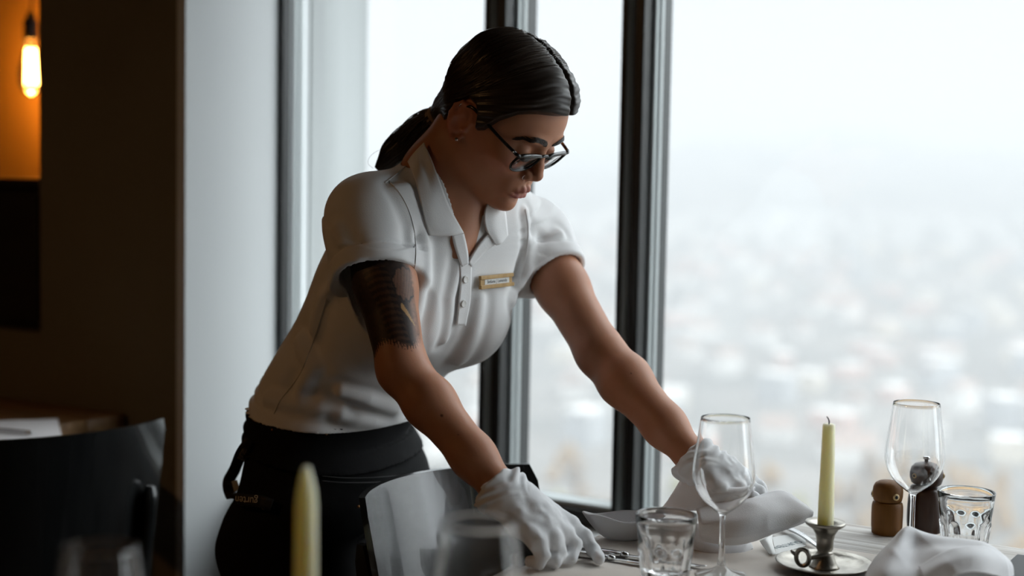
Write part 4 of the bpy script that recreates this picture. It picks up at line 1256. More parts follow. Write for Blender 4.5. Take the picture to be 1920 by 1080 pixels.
near_leaf = rows3([[(800, 272), (812, 302), (822, 340), (838, 385), (864, 436)],
                   [(790, 285), (798, 320), (808, 362), (821, 402), (848, 440)],
                   [(779, 297), (787, 330), (796, 370), (806, 415), (826, 443)],
                   [(769, 305), (776, 337), (784, 374), (792, 410), (802, 443)]], shb, [.007, .0095, .0085, .004])
far_leaf = rows3([[(908, 380), (902, 402), (906, 430), (924, 458)],
                  [(922, 380), (919, 400), (922, 428), (932, 454)],
                  [(940, 384), (944, 402), (946, 420), (948, 440)]], shb, [.007, .0085, .004])
join_sheets('collar', [(near_leaf, 28, 16), (far_leaf, 22, 14)], .0022, m_polo, polo)
# the stand of the open neck, folded edges of the V
edge_n = rows3([[(866, 437), (870, 455), (873, 474), (874, 493)], [(845, 440), (849, 460), (855, 479), (862, 500)]], shb, [.005, .0035])
edge_f = rows3([[(912, 436), (898, 452), (884, 472), (874, 492)], [(926, 456), (908, 470), (893, 486), (880, 500)]], shb, [.005, .0035])
join_sheets('neck_facing', [(edge_n, 16, 6), (edge_f, 16, 6)], .002, m_polo, polo)
pk = rows3([[(859, 496), (866, 495), (873, 494), (881, 497)], [(860, 530), (866, 530), (873, 530), (880, 530)], [(857, 565), (864, 565), (871, 565), (878, 566)], [(853, 607), (858, 608), (864, 608), (870, 609)]], sh0, [.0035] * 4)
join_sheets('placket', [(pk, 10, 30)], .0018, m_polo, polo)
def seam_on(pts_, nm='seam'):
    c = crom(raycast(sh0, [q[0] for q in pts_], [q[1] for q in pts_], off=.0004), 40)
    c = raycast(shirt, *zip(*[(960 + FPX * (CAM_R.transposed() @ (Vector(q) - Vector((0, 0, CAM_Z)))).x / -(CAM_R.transposed() @ (Vector(q) - Vector((0, 0, CAM_Z)))).z, 540 - FPX * (CAM_R.transposed() @ (Vector(q) - Vector((0, 0, CAM_Z)))).y / -(CAM_R.transposed() @ (Vector(q) - Vector((0, 0, CAM_Z)))).z) for q in c]), off=.0001)
    MB().tube([Vector(q) for q in c], .0009, 6).build(nm, m_polo, polo)
seam_on([(728, 338), (752, 366), (770, 405), (779, 450), (778, 500), (768, 545)])
seam_on([(722, 343), (745, 325), (765, 308)])
seam_on([(612, 560), (594, 620), (574, 675), (559, 707), (527, 749), (514, 776)])
seam_on([(985, 392), (990, 430), (986, 480), (972, 530)])
m_button = mat('pearl_button', (.72, .71, .68), .25, spec=.6)
def surf_frame(f, px, py, off):
    c = raycast(f, px, py, off=off)[0]; g = grad(f, c[None])[0]; g /= np.linalg.norm(g)
    return Vector(c), Vector(g)
for (bx, by) in ((868, 523), (864, 568)):
    c, n = surf_frame(sh0, bx, by, .0052)
    M = Matrix.Translation(c) @ n.to_track_quat('Z', 'Y').to_matrix().to_4x4()
    MB().lathe([(0, 0), (.0052, 0), (.0056, .0008), (.0052, .0018), (.0040, .0014), (.0018, .0011), (0, .0011)], 24, M=M).build('button', m_button, polo)

def text_mesh(name, body, size, m, parent, M, depth=.0003, sx=1.0, label=None):
    cu = bpy.data.curves.new(name, 'FONT'); cu.body = body; cu.size = size; cu.align_x = 'CENTER'; cu.align_y = 'CENTER'; cu.extrude = depth
    t = bpy.data.objects.new(name + '_tmp', cu); COL.objects.link(t)
    bpy.context.view_layer.update()
    me = bpy.data.meshes.new_from_object(t.evaluated_get(bpy.context.evaluated_depsgraph_get()))
    COL.objects.unlink(t); bpy.data.objects.remove(t); me.name = name
    me.transform(M @ Matrix.Diagonal((sx, 1, 1, 1)))
    return link(name, me, m, parent, False, label)
m_gold = mottled('oiled_pale_oak', (.50, .31, .10), (.38, .22, .06), (200, 40, 40), .45)
m_paperw = mat('white_label', (.74, .74, .72), .6)
m_ink = mat('black_print', (.02, .02, .022), .6)
bl_, _ = surf_frame(sh0, 893, 529, .006); br_, _ = surf_frame(sh0, 954, 523, .006)
bc, bn = surf_frame(sh0, 929, 526, .005)
bx_ = (br_ - bl_).normalized(); bn = (bn - bx_ * bn.dot(bx_)).normalized(); by_ = bn.cross(bx_)
MBG = Matrix((( bx_.x, by_.x, bn.x, (bl_.x + br_.x) / 2), (bx_.y, by_.y, bn.y, (bl_.y + br_.y) / 2), (bx_.z, by_.z, bn.z, (bl_.z + br_.z) / 2), (0, 0, 0, 1)))
BW = (br_ - bl_).length / 2; BH = .0098
bd = MB()
bd.box((-BW, BH * .42, -.001), (BW * .97, BH, .0042), .0006, M=MBG); bd.box((-BW, -BH, -.001), (BW, -BH * .42, .0042), .0006, M=MBG)
bd.box((-BW * .96, -BH * .5, -.001), (BW * .93, BH * .5, .0016), 0, M=MBG)
badge = bd.build('name_badge', m_gold, person, smooth=False, label='small wooden name badge with a white name strip')
ins = MB().box((-BW * .72, -BH * .40, .0012), (BW * .74, BH * .40, .0021), 0, M=MBG).build('name_strip', m_paperw, badge, smooth=False)
text_mesh('lettering', 'Stefania | Lemende', .0068, m_ink, badge, MBG @ Matrix.Translation((BW * .01, 0, .0022)), .0001, (BW * 1.36) / .0585)

# ---- hair
HT = A3((0, -.100, -.073))                             # where the hair is tied
_zb = np.array([(-.12, -.082), (-.09, -.080), (-.062, -.074), (-.046, -.040), (-.034, .004), (-.022, .015), (-.004, .014), (.006, .004), (.014, -.016), (.024, -.008), (.036, .018), (.052, .040), (.070, .055), (.084, .0625), (.11, .066)])
def hair_base(q):
    x, y, z = q.T
    zb = np.interp(y, _zb[:, 0], _zb[:, 1])
    s = (z - zb) * .75
    ue = sstep(.015, .05, z)
    b = head_base(q) * (1 - ue) + d_ell(q, (0, -.008, .022), (.0755, .0985, .0885)) * ue
    t = -.007 + .0165 * sstep(-.003, .0075, s)
    t = t + .0065 * sstep(.05, .10, z) + .0050 * sstep(.02, .07, y) * sstep(.045, .075, z)
    t = t - .0060 * np.exp(-((x - .004) / .0045) ** 2) * sstep(.045, .07, z) * sstep(-.06, -.03, y)
    psi = np.arctan2(z + .073, y + .12)
    t = t + (.0007 * np.sin(psi * 75 + 2 * np.sin(x * 60)) + .0004 * np.sin(psi * 190 + 2 * np.sin(x * 90 + 1))) * sstep(.002, .012, s)
    d = b - t
    g = d_chain(q, [(0, -.045, .0), (0, -.074, -.045), HT], [.052, .036, .0125], .02)
    g = np.maximum(g, -(z + .086))
    return sm_union(d, g, .022)
def hair_w(p): return hair_base(w2h(p)) * HS * .8
_t = _time.time()
V, F = polygonize(near(hair_w, HO, .17), (HO - .17), (HO + .17), .0018)
print('hair', len(V), round(_time.time() - _t, 1))
def tubes(paths, rad, nseg=4):
    """many thin strands as one array mesh; paths (n, m, 3), rad (n, m)"""
    n, m, _ = paths.shape
    T = np.gradient(paths, axis=1); T /= np.maximum(np.linalg.norm(T, axis=2, keepdims=True), 1e-9)
    up = np.zeros_like(T); up[..., 2] = 1; up[..., 0] = .3
    X = np.cross(T, up); X /= np.maximum(np.linalg.norm(X, axis=2, keepdims=True), 1e-9); Y = np.cross(T, X)
    a = 2 * np.pi * np.arange(nseg) / nseg
    ring = paths[:, :, None] + rad[:, :, None, None] * (np.cos(a)[None, None, :, None] * X[:, :, None] + np.sin(a)[None, None, :, None] * Y[:, :, None])
    VV = ring.reshape(-1, 3); idx = np.arange(n * m * nseg).reshape(n, m, nseg)
    i2 = np.roll(idx, -1, axis=2)
    FF = np.stack([idx[:, :-1], i2[:, :-1], i2[:, 1:], idx[:, 1:]], -1).reshape(-1, 4)
    return VV, FF
rs = np.random.RandomState(5)
def strands(N, m=26):
    c = A3((0, -.012, .015))
    ya = rs.uniform(-.075, .088, N); sg = np.where(rs.rand(N) < .5, -1.0, 1.0)
    A = np.stack([.004 + sg * rs.uniform(.001, .006, N), ya, np.full(N, .12) - .9 * np.maximum(ya - .03, 0)], 1)
    dA = A - c; dA /= np.linalg.norm(dA, axis=1)[:, None]
    Tt = HT + rs.normal(0, .007, (N, 3)) - c; dT = Tt / np.linalg.norm(Tt, axis=1)[:, None]
    fr = np.clip((ya + .075) / .163, 0, 1)
    bul = np.stack([sg * (.45 + .55 * fr + rs.normal(0, .05, N)), .18 * fr + rs.normal(0, .03, N), .02 * fr + rs.normal(0, .03, N)], 1)
    u = np.linspace(0, 1, m)[None, :, None]
    D = (1 - u) * dA[:, None] + u * dT[:, None] + np.sin(np.pi * u) * bul[:, None]
    D = D / np.linalg.norm(D, axis=2, keepdims=True)
    Df = D.reshape(-1, 3)
    lo = np.full(len(Df), .02); hi = np.full(len(Df), .19)
    for _ in range(18):
        mid = (lo + hi) / 2; v = hair_base(c + Df * mid[:, None]); lo = np.where(v < 0, mid, lo); hi = np.where(v < 0, hi, mid)
    r = (lo + hi) / 2 + (rs.uniform(-.0004, .0011, (N, 1)) + .0006 * np.sin(np.linspace(0, 6, m)[None] + rs.uniform(0, 6, (N, 1)))).ravel()
    Pq = c + Df * r[:, None]
    return (HO + HS * (Pq @ HM)).reshape(N, m, 3)
SP = strands(1500)
keep = []                                              # only where the strand runs over the hair, not over the face
_q = w2h(SP.reshape(-1, 3)); _ok = (_q[:, 2] > np.interp(_q[:, 1], _zb[:, 0], _zb[:, 1]) + .004).reshape(SP.shape[:2]).all(1)
SP = SP[_ok | (rs.rand(len(SP)) < .0)]
V2, F2 = tubes(SP, np.full(SP.shape[:2], .00055) * np.linspace(1, .7, SP.shape[1])[None])
# loose fine hairs
FL = strands(70, 14); FL = FL[:, :9] + np.cumsum(rs.normal(0, .0012, (len(FL), 9, 3)), axis=1); FL[:, :, 2] += np.linspace(0, .006, 9)[None]
_q = w2h(FL.reshape(-1, 3)); _ok = (_q[:, 2] > .03).reshape(FL.shape[:2]).all(1); FL = FL[_ok]
V3_, F3_ = tubes(FL, np.full(FL.shape[:2], .00022), 3)[0], None
V3_, F3_ = tubes(FL, np.full(FL.shape[:2], .00022), 4)
m_hair = mat('dark_brown_hair', (.022, .014, .0095), .36, spec=.45)
VV = np.concatenate([V, V2, V3_]); FF = np.concatenate([F, F2 + len(V), F3_ + len(V) + len(V2)])
m_strand = mat('lighter_brown_hair', (.050, .033, .022), .34, spec=.5)
hair = link('hair', mesh_np('hair', VV, FF), [m_hair, m_strand], person, label='dark brown hair parted in the middle and combed back')
hair.data.polygons.foreach_set('material_index', (np.arange(len(FF)) >= len(F)).astype(np.int32))
# ponytail
tw = h2w(HT)
PT = [tw, V3(P(800, 236, 2.145)), V3(P(768, 268, 2.16)), V3(P(735, 293, 2.165)), V3(P(707, 318, 2.165))]
PR = [.012, .023, .026, .021, .005]
pc = crom(np.concatenate([np.array(PT), np.array(PR)[:, None]], 1), 30)
N_ = 420
th = rs.uniform(0, 2 * np.pi, N_); rr = np.sqrt(rs.uniform(.15, 1, N_))
T = np.gradient(pc[:, :3], axis=0); T /= np.linalg.norm(T, axis=1)[:, None]
X = np.cross(T, A3((0, .2, 1))); X /= np.linalg.norm(X, axis=1)[:, None]; Y = np.cross(T, X)
ph = th[:, None] + np.linspace(0, .7, 30)[None] * rs.normal(0, .6, (N_, 1))
path = pc[None, :, :3] + (pc[None, :, 3] * rr[:, None] * (1 + .12 * np.sin(np.linspace(0, 7, 30)[None] + rs.uniform(0, 6, (N_, 1)))))[..., None] * (np.cos(ph)[..., None] * X[None] + np.sin(ph)[..., None] * Y[None])
Va, Fa = tubes(path, np.full((N_, 30), .0009) * np.linspace(1, .45, 30)[None])
core = MB().tube([Vector(q[:3]) for q in pc], [max(.002, q[3] * .86) for q in pc], 16)
bmesh.ops.triangulate(core.bm, faces=[f for f in core.bm.faces if len(f.verts) > 4])
pony = core.build('ponytail', m_hair, person)
link('loose_strands', mesh_np('loose_strands', Va, Fa), m_hair, pony)
wl3 = np.array([[V3(P(706 + 3 * k, 300 - 2 * k, 2.16)) for k in range(3)]])
w_pts = crom([V3(P(736, 283, 2.165)), V3(P(716, 280, 2.165)), V3(P(696, 291, 2.165)), V3(P(690, 306, 2.165)), V3(P(700, 316, 2.165))], 16)
_v, _f = tubes(w_pts[None], np.full((1, 16), .00022)); link('stray_hair', mesh_np('stray_hair', _v, _f), m_hair, pony)
m_tie = mat('taupe_hair_tie', (.30, .22, .17), .8)
ring = [Vector(tw + .0135 * (math.cos(a) * X[1] + math.sin(a) * Y[1]) + T[1] * .004) for a in [2 * math.pi * k / 20 for k in range(20)]]
tb = MB().tube(ring, .0042, 8, close=True); tb.tube([r + Vector(T[1] * .007) for r in ring], .0036, 8, close=True); tb.build('hair_tie', m_tie, person, label='taupe hair tie')

# ---- brows and lashes
def on_face(pts, off=.0): # local x, z -> onto the face in the forward direction
    out = []
    P_ = np.array([(x, .13, z) for x, z in pts]); hit = np.zeros(len(P_), bool)
    for _ in range(120):
        v = head_sdf(P_); P_[:, 1] -= np.where(v < 3e-4, 0, np.maximum(v * .6, 1.5e-4))
    P_[:, 1] += off
    return P_
for s in (-1, 1):
    cen = crom([(s * .0080, .0150), (s * .018, .0205), (s * .031, .0240), (s * .043, .0195), (s * .0510, .0115)], 60)
    N_ = 420; t = rs.uniform(0, 1, N_); i = (t * 59).astype(int)
    wv = .0046 * (1 - .65 * t) * (np.clip(t * 8, .45, 1))
    b0 = cen[i] + np.stack([rs.normal(0, .0006, N_), rs.uniform(-1, 1, N_) * wv], 1)
    dirx = np.stack([s * np.cos(.9 - 1.6 * t), np.sin(.9 - 1.6 * t)], 1) * .0062
    pts = np.stack([b0 + dirx * q for q in (0, .35, .7, 1.0)], 1)
    l3 = on_face(pts.reshape(-1, 2), .0005).reshape(N_, 4, 3); l3[:, :, 1] += np.array([0, .0006, .0008, .0004])[None]
    w3 = (HO + HS * (l3.reshape(-1, 3) @ HM)).reshape(N_, 4, 3)
    _v, _f = tubes(w3, np.full((N_, 4), .00030) * np.array([1, 1, .8, .4])[None]); link('eyebrow', mesh_np('eyebrow', _v, _f), m_hair, person)
    N_ = 44; t = np.linspace(0, 1, N_)
    lc = crom([(.0195, -.0122), (.026, -.0148), (.033, -.0152), (.040, -.0135), (.0455, -.0098)], N_)
    base = on_face(np.stack([s * lc[:, 0], lc[:, 1] + .0010], 1), .0006)
    d1 = np.stack([s * (t - .45) * .007, np.full(N_, .0062), np.full(N_, -.0030)], 1)
    pts = np.stack([base + d1 * q + np.array([0, 0, .0016]) * q * q for q in (0, .4, .75, 1)], 1)
    w3 = (HO + HS * (pts.reshape(-1, 3) @ HM)).reshape(N_, 4, 3)
    _v, _f = tubes(w3, np.full((N_, 4), .00028) * np.array([1.3, 1, .7, .3])[None]); link('eyelashes', mesh_np('eyelashes', _v, _f), m_hair, person)

# ---- glasses
m_frame = mat('black_acetate', (.008, .007, .006), .22, spec=.6)
m_tort = mottled('tortoiseshell', (.015, .008, .004), (.30, .13, .03), (160, 160, 160), .25)
m_lens = pane_glass('lens_glass', (.96, .95, .95))
gl = empty('glasses', (0, 0, 0)); gl.parent = person; gl['label'] = 'black and tortoiseshell framed glasses low on the nose'
def GL(x, z, y=None):                                  # the frame front, gently wrapped and tilted
    yy = .0945 - 1.1 * x * x + (z + .003) * .26 if y is None else y
    return Vector(h2w((x, yy, z)))
def rim(s):
    pts = []
    for k in range(48):
        a = 2 * math.pi * k / 48
        cx, cz = math.cos(a), math.sin(a)
        e = .55 if cz > 0 else .85
        x = .0272 * math.copysign(abs(cx) ** e, cx); z = (.0115 if cz > 0 else .0225) * math.copysign(abs(cz) ** e, cz)
        pts.append((s * (.0352 + x), -.0110 + z))
    return pts
fr = MB()
for s in (-1, 1):
    rp = rim(s)
    rads = [.0020 + .0012 * max(0, math.sin(2 * math.pi * k / 48)) for k in range(48)]
    fr.tube([GL(x, z) for x, z in rp], rads, 8, close=True)
fr.tube([GL(-.0115, -.0045), GL(-.006, -.0015), GL(0, -.0008), GL(.006, -.0015), GL(.0115, -.0045)], .0022, 8)
for s in (-1, 1): fr.tube([GL(s * .058, -.003), GL(s * .0650, -.0005), GL(s * .0685, .0003, .0865)], [.0026, .0028, .0026], 8)
fr.build('frame', m_frame, gl)
for s in (-1, 1):
    rp = rim(s); lb = MB(); c = lb.bm.verts.new(GL(s * .0345, -.012)); vs = [lb.bm.verts.new(GL(x, z)) for x, z in rp]
    for k in range(48): lb.bm.faces.new((c, vs[k], vs[(k + 1) % 48]))
    lo_ = lb.build('lens', m_lens, gl); md = lo_.modifiers.new('s', 'SOLIDIFY'); md.thickness = .0015; md.offset = 0
    tp = crom([(s * .068, .0865, .0003), (s * .0735, .055, .004), (s * .0772, .02, .0085), (s * .0785, -.006, .0115), (s * .0765, -.020, .004), (s * .0745, -.028, -.010)], 26)
    MB().tube([Vector(h2w(q)) for q in tp], [.0024] * 18 + [.0022] * 8, 8).build('temple', m_tort if s > 0 else m_frame, gl)
    MB().sphere(Vector(h2w((s * .0705, .083, .0008))), .0014).build('hinge', m_steel, gl)
# ---- ear studs, nose ring
eo = Vector(h2w((-.0800, -.0030, -.0425)))
st = MB().sphere(eo, .0028); st.build('ear_stud', m_steel, person, label='small silver ear stud')
hp = [Vector(h2w((-.0795 - .003 * math.cos(a), -.026 + .001 * math.sin(a), .003 + .0038 * math.sin(a)))) for a in [2 * math.pi * k / 16 for k in range(16)]]
MB().tube(hp, .0007, 6, close=True).build('ear_ring', m_steel, person)
np_ = [Vector(h2w((-.0170 + .0022 * math.cos(a), .0925 + .0010 * math.cos(a), -.0420 + .0036 * math.sin(a)))) for a in [2 * math.pi * k / 16 for k in range(16)]]
MB().tube(np_, .0005, 6, close=True).build('nose_ring', m_steel, person, label='thin nose ring')

# ---- white cotton gloves
m_glove = mottled('white_cotton_knit', (.80, .80, .81), (.76, .76, .77), (20, 20, 20), .92, bump=.25, bscale=1200, sheen=.2)
def hand(W, mcps, fingers, thumb, cuff_end, cuff_r0, cuff_r1, fr_=.0092, armf=None, seed=0):
    W = A3(W); M_ = [A3(m) for m in mcps]
    ax = cuff_end - W; Lc = np.linalg.norm(ax); ax = ax / Lc
    allp = np.array(M_ + [W, cuff_end] + [A3(q) for f in fingers for q in f])
    def f(p):
        d = None
        mid = sum(M_) / len(M_)
        for i, m in enumerate(M_):
            e = d_cone(p, W + (m - mid) * .35, m, .0225, .0135)
            d = e if d is None else sm_union(d, e, .014)
        d = sm_union(d, d_cone(p, W + (mid - W) * .1, W + (mid - W) * .65, .026, .023), .02)
        fg = None
        for i, fl in enumerate(fingers):
            n = len(fl); rd = [fr_ * (1.10 - .10 * k) * (.9 if i == 3 else 1) for k in range(n)]
            e = d_chain(p, [A3(q) for q in fl], rd, .004)
            fg = e if fg is None else sm_union(fg, e, .0022)
        d = sm_union(d, fg, .007)
        d = sm_union(d, d_chain(p, [A3(q) for q in thumb], [.0160, .0125, .0112, .0098], .008), .010)
        t = (p - W) @ ax
        rdl = np.linalg.norm(p - W - t[:, None] * ax, axis=1)
        cf = d_cone(p, W - ax * .012, W + ax * Lc * 1.3, cuff_r0, cuff_r0 + (cuff_r1 - cuff_r0) * 1.3)
        u = np.arctan2((p - W) @ np.cross(ax, A3((0, 0, 1))), (p - W) @ A3((0, 0, 1)))
        wr = vnoise(p, 62, seed) * .5 + vnoise(p, 30, seed + 1)
        cf = cf + .0030 * wr * sstep(-.01, .02, t)
        cf = sm_max(cf, t - Lc - .0040 * np.sin(u * 3 + seed) - .002 * np.sin(u * 7 + seed) , .003)
        inner = d_cone(p, W + ax * .010, W + ax * Lc * 1.6, cuff_r0 - .0035, cuff_r1 - .001) + .0030 * wr
        cf = np.maximum(cf, -inner)
        d = sm_union(d, cf, .010)
        d = np.maximum(d, -np.maximum(inner, -(t - .012)))
        cr = np.exp(-((t - .0) / .016) ** 2)
        d = d - .0018 * np.sin((t + .014 * np.sin(u * 2 + seed)) * 330) * cr - .0010 * vnoise(p, 110, seed + 4) - .0013 * vnoise(p, 48, seed + 6)
        return d
    c = (allp.min(0) + allp.max(0)) / 2
    V, F = polygonize(f, allp.min(0) - .05, allp.max(0) + .05, .0016)
    return V, F
def pts(*a): return [V3(P(*q)) for q in a]
_t = _time.time()
r_m = pts((1068, 985, 1.862), (1056, 999, 1.838), (1034, 1010, 1.815), (1006, 1014, 1.795))
tipz = lambda px, py, z=.7585: V3(PZ(px, py, z))
r_f = [[r_m[0]] + pts((1097, 1006, 1.860), (1113, 1032, 1.850)) + [tipz(1123, 1048, .7600)],
       [r_m[1]] + pts((1078, 1022, 1.838)) + [tipz(1070, 1046, .762)] + [tipz(1052, 1046, .763)],
       [r_m[2]] + pts((1050, 1034, 1.815)) + [tipz(1040, 1052, .762)] + [tipz(1022, 1050, .763)],
       [r_m[3]] + pts((1018, 1040, 1.795)) + [tipz(1010, 1056, .761)] + [tipz(994, 1052, .762)]]
r_t = pts((975, 945, 1.885), (1020, 972, 1.915), (1058, 1000, 1.915), (1085, 1022, 1.905))
V, F = hand(RW, r_m, r_f, r_t, A3(RW) + (A3(RE) - A3(RW)) / np.linalg.norm(RE - RW) * .008, .0300, .0385, seed=3)
link('glove', mesh_np('glove', V, F), m_glove, person, label='white cotton glove on the right hand, one finger pointing')
l_m = pts((1384, 917, 1.955), (1395, 905, 1.978), (1398, 897, 2.000), (1391, 892, 2.020))
l_f = [[l_m[0]] + pts((1412, 935, 1.950), (1412, 958, 1.945), (1400, 970, 1.945)),
       [l_m[1]] + pts((1424, 922, 1.975), (1428, 946, 1.970), (1418, 962, 1.965)),
       [l_m[2]] + pts((1424, 914, 2.000), (1430, 938, 1.998), (1420, 955, 1.995)),
       [l_m[3]] + pts((1414, 908, 2.022), (1420, 928, 2.022), (1410, 944, 2.020))]
l_t = pts((1325, 890, 1.965), (1350, 918, 1.945), (1378, 940, 1.937), (1398, 958, 1.936))
_lw = A3(LW) - (A3(LE) - A3(LW)) / np.linalg.norm(LE - LW) * .016
V, F = hand(_lw, l_m, l_f, l_t, _lw + (A3(LE) - A3(LW)) / np.linalg.norm(LE - LW) * .010, .0280, .0345, seed=8)
print('gloves', len(V), round(_time.time() - _t, 1))
link('glove', mesh_np('glove', V, F), m_glove, person, label='white cotton glove on the left hand, holding the loose napkin')

# ---- black trousers with a short waist apron, shoes
m_denim = mottled('black_denim', (.0055, .0056, .006), (.008, .0082, .0085), (60, 60, 60), .9, bump=.15, bscale=500, spec=.2)
PF = np.cross(PLAT, A3((0, 0, 1)))                     # forward of the pelvis
HIPR, HIPL = PEL - PLAT * .088 - A3((0, 0, .05)), PEL + PLAT * .088 - A3((0, 0, .05))
KR, KL = A3((HIPR[0], HIPR[1], .42)) + PF * .035, A3((HIPL[0], HIPL[1], .42)) + PF * .035
AR, AL = A3((KR[0], KR[1], .09)) - PF * .04, A3((KL[0], KL[1], .09)) - PF * .04
APH = V3(P(720, 893, 2.12))
def trousers(p, wr=True):
    d = trunk(p, -.003, 8, 79)
    d = np.maximum(d, -((p - HEMC) @ HEMN) - .010)
    for s in (-1, 1):
        d = sm_union(d, d_ell(p, PEL + PLAT * .075 * s - PF * .070 + A3((0, 0, -.105)), (.085, .085, .090)), .05)
    for H, K, A_ in ((HIPR, KR, AR), (HIPL, KL, AL)):
        d = sm_union(d, d_chain(p, [H, K, A_ - A3((0, 0, .03))], [.098, .068, .060], .03), .045)
    return d - (.003 * vnoise(p * A3((1, 1, 1.6)), 14, 21) if wr else 0)
V, F = polygonize(trousers, (-.62, 1.90, .04), (.10, 2.62, .98), .0045)
tro = link('trousers', mesh_np('trousers', V, F), m_denim, person, label='black denim trousers')
def apron_f(p):
    o0 = trousers(p, False) - .0015 * vnoise(p, 9, 23); o = o0 - .0060
    d = np.maximum(o, -((p - HEMC) @ HEMN) - .006)
    q = (p - APH) @ HEMN
    return np.maximum(d, q - .012 * np.sin(((p - APH) @ PF) * 9))
V, F = polygonize(apron_f, (-.52, 1.92, .70), (.06, 2.50, .95), .0032)
apr = link('apron', mesh_np('apron', V, F), m_denim, person, label='short black waist apron over the trousers')
m_stitch = mat('grey_topstitch', (.05, .05, .05), .8)
apo = lambda p: trousers(p, False) - .0062
hem = raycast(apo, [604, 640, 690, 740, 790, 824], [902, 905, 905, 901, 893, 884], off=.0008)
hem2 = raycast(apo, [604, 640, 690, 740, 790, 822], [893, 896, 896, 892, 884, 875], off=.0008)
hm_ = MB(); hm_.tube([Vector(q) for q in crom(hem, 60)], .0009, 6); hm_.tube([Vector(q) for q in crom(hem2, 60)], .0007, 6)
hm_.build('seam', m_stitch, apr)
m_copper = mat('copper_rivet', (.45, .22, .08), .35, 1.0)
for q in ((511, 806), (612, 813), (494, 953), (672, 950)):
    c, n = surf_frame(apo, q[0], q[1], .0004)
    MB().sphere(c, (.0022, .0022, .0022), u=10, v=8).build('rivet', m_copper, apr)
# the tape loop with its woven labels at the hip
m_tape = mat('black_tape', (.006, .006, .006), .7)
m_thread = mat('cream_thread', (.62, .56, .46), .8)
def hp(px, py, off=.006): return Vector(raycast(apo, px, py, off=off)[0])
tape_c = [hp(476, 826), hp(462, 850, .008), P(440, 880, 2.20), P(428, 905, 2.19), P(434, 930, 2.18), hp(455, 938, .008), hp(492, 942, .007), hp(512, 948, .004)]
tc = crom([list(q) for q in tape_c], 50)
nrm = np.array([.25, -.95, .15]); tt = np.gradient(tc, axis=0); tt /= np.linalg.norm(tt, axis=1)[:, None]
wd = np.cross(tt, nrm); wd /= np.linalg.norm(wd, axis=1)[:, None]
tp = MB(); tp.grid([[Vector(c + w_ * k) for k in (-.009, -.003, .003, .009)] for c, w_ in zip(tc, wd)])
tape = tp.build('tape_loop', m_tape, apr); md = tape.modifiers.new('s', 'SOLIDIFY'); md.thickness = .0012; md.offset = 0
def flat_text(i, body, size, m, up_sign, flip, name, push=.0016):
    c = Vector(tc[i]); x = Vector(tt[i]) * flip; y = Vector(wd[i]) * up_sign; n = x.cross(y)
    if n.y > 0: y = -y; n = -n
    M = Matrix(((x.x, y.x, n.x, c.x), (x.y, y.y, n.y, c.y), (x.z, y.z, n.z, c.z), (0, 0, 0, 1))) @ Matrix.Translation((0, 0, push))
    text_mesh(name, body, size, m, tape, M, .0001)
flat_text(7, 'gurten', .0165, m_thread, 1, -1, 'lettering')
flat_text(38, 'gurten', .0165, m_thread, 1, -1, 'lettering')
wt = MB(); c = P(442, 911, 2.175)
wt.box((-.0045, -.0006, -.0085), (.0045, .0006, .0085), .0003, M=Matrix.Translation(c) @ Matrix.Rotation(R_(-14), 4, 'Y')); wt.build('care_label', m_paperw, apr, smooth=False)
m_shoe = mat('black_leather', (.012, .011, .010), .4)
for A_ in (AR, AL):
    def shoe(p, A_=A_):
        d = d_chain(p, [A_ - PF * .03 + A3((0, 0, -.045)), A_ + PF * .06 + A3((0, 0, -.058)), A_ + PF * .145 + A3((0, 0, -.062))], [.042, .040, .034], .03)
        d = sm_union(d, d_cone(p, A_ + A3((0, 0, .03)), A_ - A3((0, 0, .03)), .042, .044), .02)
        d = np.maximum(d, -(p[:, 2] - .0)); return np.maximum(d, p[:, 2] - .11)
    V, F = polygonize(shoe, A_ - .24, A_ + .24, .006)
    link('shoe', mesh_np('shoe', V, F), m_shoe, person)
# ================================================================== napkins, the printed band, the folder
def cloth_noise(a, s, seed):
    def f(p):
        n = np.stack([vnoise(p, s, seed + k) for k in range(3)], 1)
        r = 1 - np.abs(vnoise(np.stack([p[:, 0] * 22 + p[:, 2] * 20, p[:, 1] * 14, p[:, 2] * 34 - p[:, 0] * 16], 1), 1.0, seed + 7))
        return n * a + (r[:, None] ** 3) * A3((-.25, -.8, .5)) * a * .7
    return f
def pr(row): return [P(*q) for q in row]
nA = [pr([(1238, 957, 2.005), (1285, 957, 1.965), (1345, 955, 1.94), (1415, 940, 1.935)]),
      pr([(1258, 932, 2.005), (1297, 935, 1.960), (1345, 936, 1.93), (1415, 928, 1.93)]),
      pr([(1277, 905, 2.005), (1303, 912, 1.965), (1345, 924, 1.932), (1414, 918, 1.935)]),
      pr([(1289, 884, 2.005), (1308, 894, 1.975), (1345, 917, 1.94), (1413, 913, 1.945)]),
      pr([(1300, 881, 2.000), (1316, 890, 1.985), (1350, 917, 1.955), (1413, 914, 1.958)]),
      pr([(1310, 887, 1.985), (1324, 898, 1.980), (1352, 924, 1.965), (1410, 922, 1.965)])]
